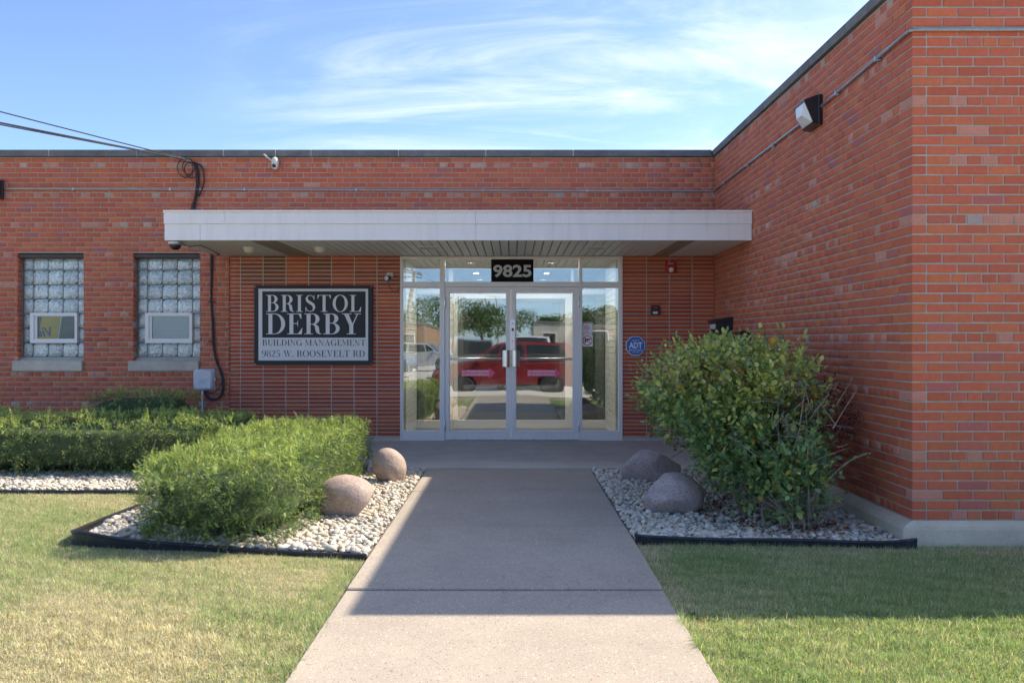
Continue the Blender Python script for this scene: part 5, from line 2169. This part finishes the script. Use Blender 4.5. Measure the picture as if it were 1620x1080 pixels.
# low stray shoot reaching right over the gravel
Ps = np.array([(2.18, 6.25, .30), (2.26, 6.22, .40), (2.34, 6.2, .47), (2.20, 6.2, .22), (2.30, 6.22, .36)])
leafy(SH, Ps, np.array([(.8, -.1, .6), (.8, 0, .55), (.9, 0, .35), (.8, 0, .25), (.9, .1, .1)]), np.array([.2, .2, .2, .22, .16]), 8, .036, lambda a, b, c_: np.array([(.16, .24, .07), (.26, .32, .09), (.10, .2, .07)])[rng.integers(0, 3, len(a))], name='stray_shoot')
MB().tube(smooth_path([(2.10, 6.25, -.02), (2.14, 6.24, .18), (2.22, 6.22, .34), (2.36, 6.2, .48), (2.5, 6.19, .55)]), [.007] * 25 + [.005] * 8, 6).build('stem', M['bark'], SH, smooth=True)
# stems fan out from the row of root crowns up into the crown
tw = MB()
for q in range(34):
    y0 = random.choice((6.22, 6.28, 6.35, 6.5, 6.9, 7.4, 7.9))
    a = Vector((2.02 + random.gauss(0, .08), y0 + random.gauss(0, .05), -.04))
    li = random.choice((0, 1, 2, 2, 3, 6, 4))
    c, h, _ = LOBES[li]
    e = Vector((c[0] + random.uniform(-.7, .7) * h[0], c[1] + random.uniform(-.7, .7) * h[1], c[2] + random.uniform(-.2, .8) * h[2]))
    mid = a.lerp(e, .45) + Vector((random.gauss(0, .05), random.gauss(0, .05), .10))
    path = smooth_path([a, a + Vector((random.gauss(0, .02), random.gauss(0, .02), .16)), mid, e], 6)
    r0 = random.uniform(.007, .013)
    m = MB().tube(path, [r0 * (1 - .7 * k / (len(path) - 1)) for k in range(len(path))], 6)
    m.build('stem', M['bark'], SH, smooth=True)
    for s in range(5):
        p = path[random.randint(6, len(path) - 1)]
        d = Vector((random.gauss(0, .16), random.gauss(0, .16), random.uniform(.0, .22)))
        tw.tube([p, p + d * .5 + Vector((0, 0, .01)), p + d], [.0035, .003, .0015], 5)
for q in range(70):            # bare grey twigs tangled in the gap and at the foot
    if q < 40:
        p = Vector((2.0 + random.gauss(0, .15), 6.22 + random.gauss(0, .12), .72 + random.gauss(0, .14)))
    else:
        p = Vector((2.10 + random.gauss(0, .10), 6.22 + random.gauss(0, .06), .02 + abs(random.gauss(0, .08))))
    d = Vector((random.gauss(0, .13), random.gauss(0, .05), random.gauss(.06, .10)))
    tw.tube([p, p + d * .5 + Vector((0, 0, random.gauss(0, .015))), p + d], [.004, .003, .002], 5)
for o in SH.children:
    if o.name.split('.')[0] in ('shoots', 'stray_shoot'):
        o['kind'] = 'stuff'
o = tw.build('twigs', M['bark'], SH, fix=False)
o['kind'] = 'stuff'

# small dark red barberry against the wing wall
BB = thing('barberry_bush', 'small dark red bush behind the leafy shrub, against the wing wall', 'shrub', (2.5, 6.95, -.03))
n = 190
d = rng.normal(size=(n, 3))
d /= np.linalg.norm(d, axis=1)[:, None]
P = np.array([2.48, 6.95, .74]) + d * np.array([.19, .30, .26]) * rng.uniform(.4, 1, n)[:, None]
leafy(BB, P, d + np.array([0, 0, .3]), rng.uniform(.06, .12, n), 7, .022, lambda a, b, c_: np.array([(.13, .028, .028), (.19, .045, .035), (.09, .022, .025), (.22, .08, .04)])[rng.integers(0, 4, len(a))])
for q in range(7):
    e = Vector((2.48 + random.gauss(0, .08), 6.95 + random.gauss(0, .12), .70))
    MB().tube(smooth_path([(2.44 + random.gauss(0, .03), 6.95 + random.gauss(0, .04), -.04), (2.45, 6.95, .3), e], 5), .006, 6).build('stem', M['bark'], BB, smooth=True)

# fallen leaves under the shrub
n = 900
Q = np.r_[np.c_[rng.normal(1.75, .28, n // 2), rng.normal(7.0, .55, n // 2)], np.c_[rng.normal(2.1, .22, n // 4), rng.normal(6.3, .18, n // 4)], np.c_[rng.normal(1.95, .1, n // 4), rng.uniform(6.0, 9.0, n // 4)]]
Q = Q[in_poly(Q, inset(RIGHT_BED, .03))]
extra = np.c_[rng.uniform(-1.55, -1.35, 40), rng.uniform(6.6, 9.1, 40)]
extra2 = np.c_[rng.uniform(-5, -3.2, 50), rng.uniform(8.55, 8.8, 50)]
Q = np.r_[Q, extra, extra2]
n = len(Q)
R = rand_rot(n) * .0
ya, ti = rng.uniform(0, 6.28, n), rng.normal(0, .45, n)
z = np.c_[np.cos(ya) * np.cos(ti), np.sin(ya) * np.cos(ti), np.sin(ti)]
y = np.array([0, 0, 1.0]) + rng.normal(0, .3, (n, 3))
x = np.cross(y, z)
x /= np.linalg.norm(x, axis=1)[:, None]
R = np.stack([x, np.cross(z, x), z], 2)
s = rng.uniform(.02, .042, n)
V, F = scatter(LEAF[0], LEAF[1], np.c_[Q, rng.uniform(-.005, .012, n)], R, np.c_[s * 1.2, s, s])
c = np.array([(.20, .075, .04), (.27, .12, .06), (.14, .06, .04), (.30, .17, .09)])[rng.integers(0, 4, n)]
tag(np_mesh('fallen_leaves', V, F, M['litter'], np.repeat(c, 6, 0)), 'dry brown leaves scattered on the gravel under the shrubs', 'leaves', kind='stuff')


# ------------------------------------------------------------------ across the lot, behind the viewer: what the glass reflects
def car(label, paint, loc, rz, name='parked_car', L=4.45, Wd=1.80, Ht=1.60, wb=2.62):
    t = thing(name, label, 'car', loc, rz, 'cars parked opposite the doors', local=True)
    b = Vector((0, 0, 0))
    pm = simple('car_paint', paint, .22, 0, .6, vary=.04)
    pm.node_tree.nodes['Principled BSDF'].inputs['Coat Weight'].default_value = .8
    hl = L / 2
    xf, xr = wb / 2, -wb / 2
    R = .34
    def arch(xc):
        return [(xc + (R + .05) * math.cos(a), R + (R + .05) * math.sin(a)) for a in [k * PI / 8 for k in range(0, 9)]]
    low = [(-hl + .05, .28), (-hl, .55), (-hl + .03, .86), (-hl + .12, 1.00), (.75, 1.02), (hl - .45, .93), (hl - .08, .80), (hl, .58), (hl - .05, .26)]
    low += [(x, z) for x, z in arch(xf)] + [(x, z) for x, z in arch(xr)]
    m = MB()
    secs = [(-Wd / 2, .965), (-Wd / 2 + .05, 1.0), (Wd / 2 - .05, 1.0), (Wd / 2, .965)]
    n = len(low)
    vs = []
    for y_, k in secs:
        vs += [(x * k, y_, .6 + (z - .6) * (.96 if k < 1 else 1)) for x, z in low]
    fs = [tuple(range(n)), tuple(range(3 * n, 4 * n))]
    for s_ in range(3):
        for q in range(n):
            fs.append((s_ * n + q, s_ * n + (q + 1) % n, (s_ + 1) * n + (q + 1) % n, (s_ + 1) * n + q))
    m.add(vs, fs)
    body = m.build('body', pm, t, base=b)
    # cabin
    lo_ = [(-hl + .14, 1.0), (1.0, 1.0)]
    hi_ = [(-hl + .42, Ht - .03), (-hl + .9, Ht), (.15, Ht), (.38, Ht - .05)]
    wb_, wt_ = Wd / 2 - .06, Wd / 2 - .24
    m = MB()
    vs = [(lo_[0][0], -wb_, .99), (lo_[1][0], -wb_, .99), (lo_[1][0], wb_, .99), (lo_[0][0], wb_, .99)]
    for sg in (-1, 1):
        vs += [(x, sg * wt_, z) for x, z in hi_]
    m.add(vs, [(0, 1, 7, 6, 5, 4), (3, 8, 9, 10, 11, 2), (4, 5, 9, 8), (5, 6, 10, 9), (6, 7, 11, 10), (1, 2, 11, 7), (0, 4, 8, 3), (0, 3, 2, 1)])
    m.build('cabin', pm, t, base=b)
    gl = M['lens']
    for sg in (-1, 1):
        for (a0, a1, b0, b1) in ((-hl + .42, -.62, -hl + .66, -.56), (-.52, .30, -.48, .16), (.36, .86, .22, .32)):
            f = lambda x, k: (x, sg * (wb_ + (wt_ - wb_) * k + .012), .99 + (Ht - 1.02) * k)
            mm = MB()
            mm.add([f(a0, .1), f(a1, .1), f(b1, .88), f(b0, .88)], [(0, 1, 2, 3)])
            mm.build('side_window', gl, t, base=b)
        MB().cbox(*sorted((.72, .92)), *sorted((sg * (Wd / 2 + .14), sg * (Wd / 2 - .06))), .98, 1.10, .03).build('wing_mirror', pm, t, base=b)
        MB().cbox(-.30, -.12, *sorted((sg * (Wd / 2 + .015), sg * (Wd / 2 - .04))), .86, .90, .01).build('door_handle', M['steel'], t, base=b)
        MB().cbox(hl - .34, hl - .06, *sorted((sg * .50, sg * .80)), .66, .78, .03).build('headlight', M['diffuser'], t, base=b)
        MB().cbox(-hl - .005, -hl + .14, *sorted((sg * .56, sg * .85)), .78, .98, .03).build('tail_light', M['red_plastic'], t, base=b)
        for xc in (xf, xr):
            yo = sg * (Wd / 2 - .10)
            tyre = MB().lathe([(.20, -.105), (.31, -.11), (R, -.07), (R, .07), (.31, .11), (.20, .105)], (xc, yo, R), (0, sg, 0), 28).build('wheel', M['cable'], t, smooth=True, base=b)
            MB().lathe([(.20, .095), (.205, .106), (.17, .09), (.06, .10), (0, .102)], (xc, yo, R), (0, sg, 0), 10).build('rim', M['steel'], tyre, base=b)
    fw = MB().add([(1.0, -wb_ + .1, 1.03), (1.0, wb_ - .1, 1.03), (.42, wt_ - .06, Ht - .07), (.42, -wt_ + .06, Ht - .07)], [(0, 1, 2, 3)])
    fw.v = [(x + .015, y, z + .015) for x, y, z in fw.v]
    fw.build('windscreen', gl, t, base=b)
    MB().cbox(hl - .04, hl + .015, -.5, .5, .44, .60, .01).build('grille', M['black'], t, base=b)
    MB().cbox(hl - .02, hl + .02, -.26, .26, .30, .41, .005).build('number_plate', M['print_white'], t, base=b)
    return t


car('red compact car reflected in the glass doors', (.20, .010, .014), (-.15, -2.9, -.296), PI)
car('white van-like car reflected above the red car', (.74, .75, .76), (.55, -7.6, -.296), PI / 2 + .05, L=4.9, Wd=1.95, Ht=1.80, wb=2.95)
car('dark blue car reflected in the left sidelight', (.03, .05, .10), (-6.8, -17, -.296), .12)


car('silver car parked across the lot, reflected beside the tree trunk', (.42, .43, .45), (-5.2, -26, -.296), .08)
car('black car parked far across the lot, reflected in the right door', (.02, .022, .025), (5.6, -30, -.296), -.06, Ht=1.5)
car('grey car parked beyond the white one', (.16, .17, .18), (-1.6, -13.5, -.296), PI / 2 - .04, Ht=1.7)


def tree(label, x, y, h, w, n, tone=1.0, name='street_tree'):
    t = thing(name, label, 'tree', (x, y, -.3), group='far row of trees' if 'far row' in label else 'trees across the lot')
    MB().tube(smooth_path([(x, y, -.35), (x + .1, y, h * .25), (x - .05, y + .1, h * .5), (x + .05, y, h * .75)], 4), [.22 * (1 - .06 * k) for k in range(13)], 8).build('trunk', M['bark'], t, smooth=True)
    for q in range(7):
        a = random.uniform(0, 6.28)
        MB().tube(smooth_path([(x, y, h * random.uniform(.3, .55)), (x + math.cos(a) * w * .3, y + math.sin(a) * w * .3, h * .62), (x + math.cos(a) * w * .7, y + math.sin(a) * w * .7, h * random.uniform(.65, .9))], 3), [.09, .08, .07, .06, .05, .04, .03], 6).build('limb', M['bark'], t, smooth=True)
    lob = np.c_[rng.normal(x, w * .42, 12), rng.normal(y, w * .42, 12), rng.uniform(h * .5, h * .9, 12)]
    k = rng.integers(0, 12, n)
    d = rng.normal(size=(n, 3))
    d /= np.linalg.norm(d, axis=1)[:, None]
    P = lob[k] + d * (w * .42 * (1 - .5 * rng.random(n) ** 2))[:, None] * np.array([1, 1, .8])
    R = rand_rot(n)
    s = rng.uniform(.16, .30, n)
    V, F = scatter(LEAF[0], LEAF[1], P, R, np.c_[s * 1.5, s, s])
    c = np.array([(.06, .12, .03), (.09, .16, .04), (.05, .10, .03), (.13, .18, .05)])[rng.integers(0, 4, n)] * tone
    np_mesh('crown', V, F, M['leaf'], np.repeat(c, 6, 0), t)


tree('broad green tree reflected left of the door handles', -3.6, -78, 5.6, 3.6, 3500)
tree('tall tree reflected further left in the left door', -8.6, -88, 6.4, 4.0, 3500, 1.2)
tree('small round tree reflected in the right door', 4.6, -74, 3.9, 1.6, 2200)
tree('leafy tree reflected at the edge of the right door', 9.6, -70, 4.8, 2.6, 3500)
tree('near tree whose branches are reflected in the right sidelight', 7.8, -12.5, 7.0, 1.9, 2600, .9)
tree('tree reflected above the brown building', -13.5, -80, 4.8, 3.4, 2500, 1.3)
tree('wide tree at the far left of the lot', -22, -84, 5.2, 4.0, 2500, 1.1)
tree('wide tree at the far right of the lot', 20, -82, 5.2, 4.0, 2500, 1.0)


for q in range(11):
    tree('tree in the far row beyond the parked cars, reflected low in the glass', -34 + q * 6.6 + random.uniform(-1.5, 1.5), -96 + random.uniform(-8, 8), random.uniform(4.2, 6.5), random.uniform(3.0, 4.2), 1600, random.uniform(.8, 1.4))


def block(label, x0, x1, y0, y1, h, mat, name='far_building'):
    t = thing(name, label, 'building', ((x0 + x1) / 2, y1, -.3), group='buildings across the lot')
    MB().box(x0, x1, y0, y1, -.3, h).build('wall', mat, t)
    MB().cbox(x0 - .1, x1 + .1, y0 - .1, y1 + .1, h + .002, h + .25, .03).build('roof', M['coping'], t)
    n = int((x1 - x0) / 2.2)
    for q in range(n):
        xc = x0 + (q + .5) * (x1 - x0) / n
        w = MB().cbox(xc - .6, xc + .6, y1, y1 + .04, .8, 2.1, .01).build('window', M['alu'], t)
        MB().box(xc - .53, xc + .53, y1 + .041, y1 + .05, .87, 2.03).build('pane', M['lens'], w)
    return t


tan = simple('tan_brick', (.33, .20, .12), .8, vary=.15, vscale=3)
pale = simple('pale_block', (.50, .47, .40), .8, vary=.1, vscale=2)
block('low brown brick building reflected in the left sidelight', -26, -8.0, -72, -54, 2.9, tan)
block('pale low building reflected in the right door', 2.2, 8.0, -76, -62, 2.7, pale)
block('brown brick building reflected at the right of the right door', 6.0, 15, -62, -48, 2.2, tan)
block('long pale warehouse far behind the lot', 18, 50, -80, -66, 4.0, pale)


def pole(label, x, y, h, arms=1):
    t = thing('utility_pole', label, 'pole', (x, y, -.3), group='utility poles')
    MB().tube([(x, y, -.4), (x, y, h)], [.16, .10], 10).build('shaft', M['bark'], t, smooth=True)
    for k in range(arms):
        z = h - .35 - k * .7
        MB().cbox(x - 1.1, x + 1.1, y + .09, y + .20, z, z + .12, .01).build('cross_arm', M['bark'], t)
        for q in (-1, -.5, .5, 1):
            MB().lathe([(.03, 0), (.05, .05), (.03, .14)], (x + q, y + .14, z + .121), (0, 0, 1), 8).build('insulator', M['galv'], t)
    return t


pole('utility pole that carries the overhead wires, reflected in the left sidelight', POLE.x, POLE.y, 7.6, 1)
pole('utility pole with two cross arms reflected in the left door', -10.8, -70, 9.0, 2)
pole('utility pole reflected between the trees in the left door', -3.0, -130, 9.5, 1)
pole('slim utility pole reflected in the left sidelight', -9.6, -60, 8.0, 1)
wires = []
for q, (a, b) in enumerate((((-10.8, -70, 8.7), (-3, -130, 9.2)), ((-3, -130, 9.2), (40, -140, 9.3)), ((-20, -5, 7.3), (-10.8, -70, 8.7)))):
    A, B = Vector(a), Vector(b)
    pts = [A.lerp(B, t) - Vector((0, 0, .5 * 4 * t * (1 - t))) for t in [k / 12 for k in range(13)]]
    o = MB().tube(pts, .02, 5).build('overhead_wire', M['cable'])
    tag(o, ('wire between the two-armed pole and the pole among the trees', 'wire running right from the pole among the trees', 'wire from the service pole to the two-armed pole')[q], 'wire', 'overhead wires')
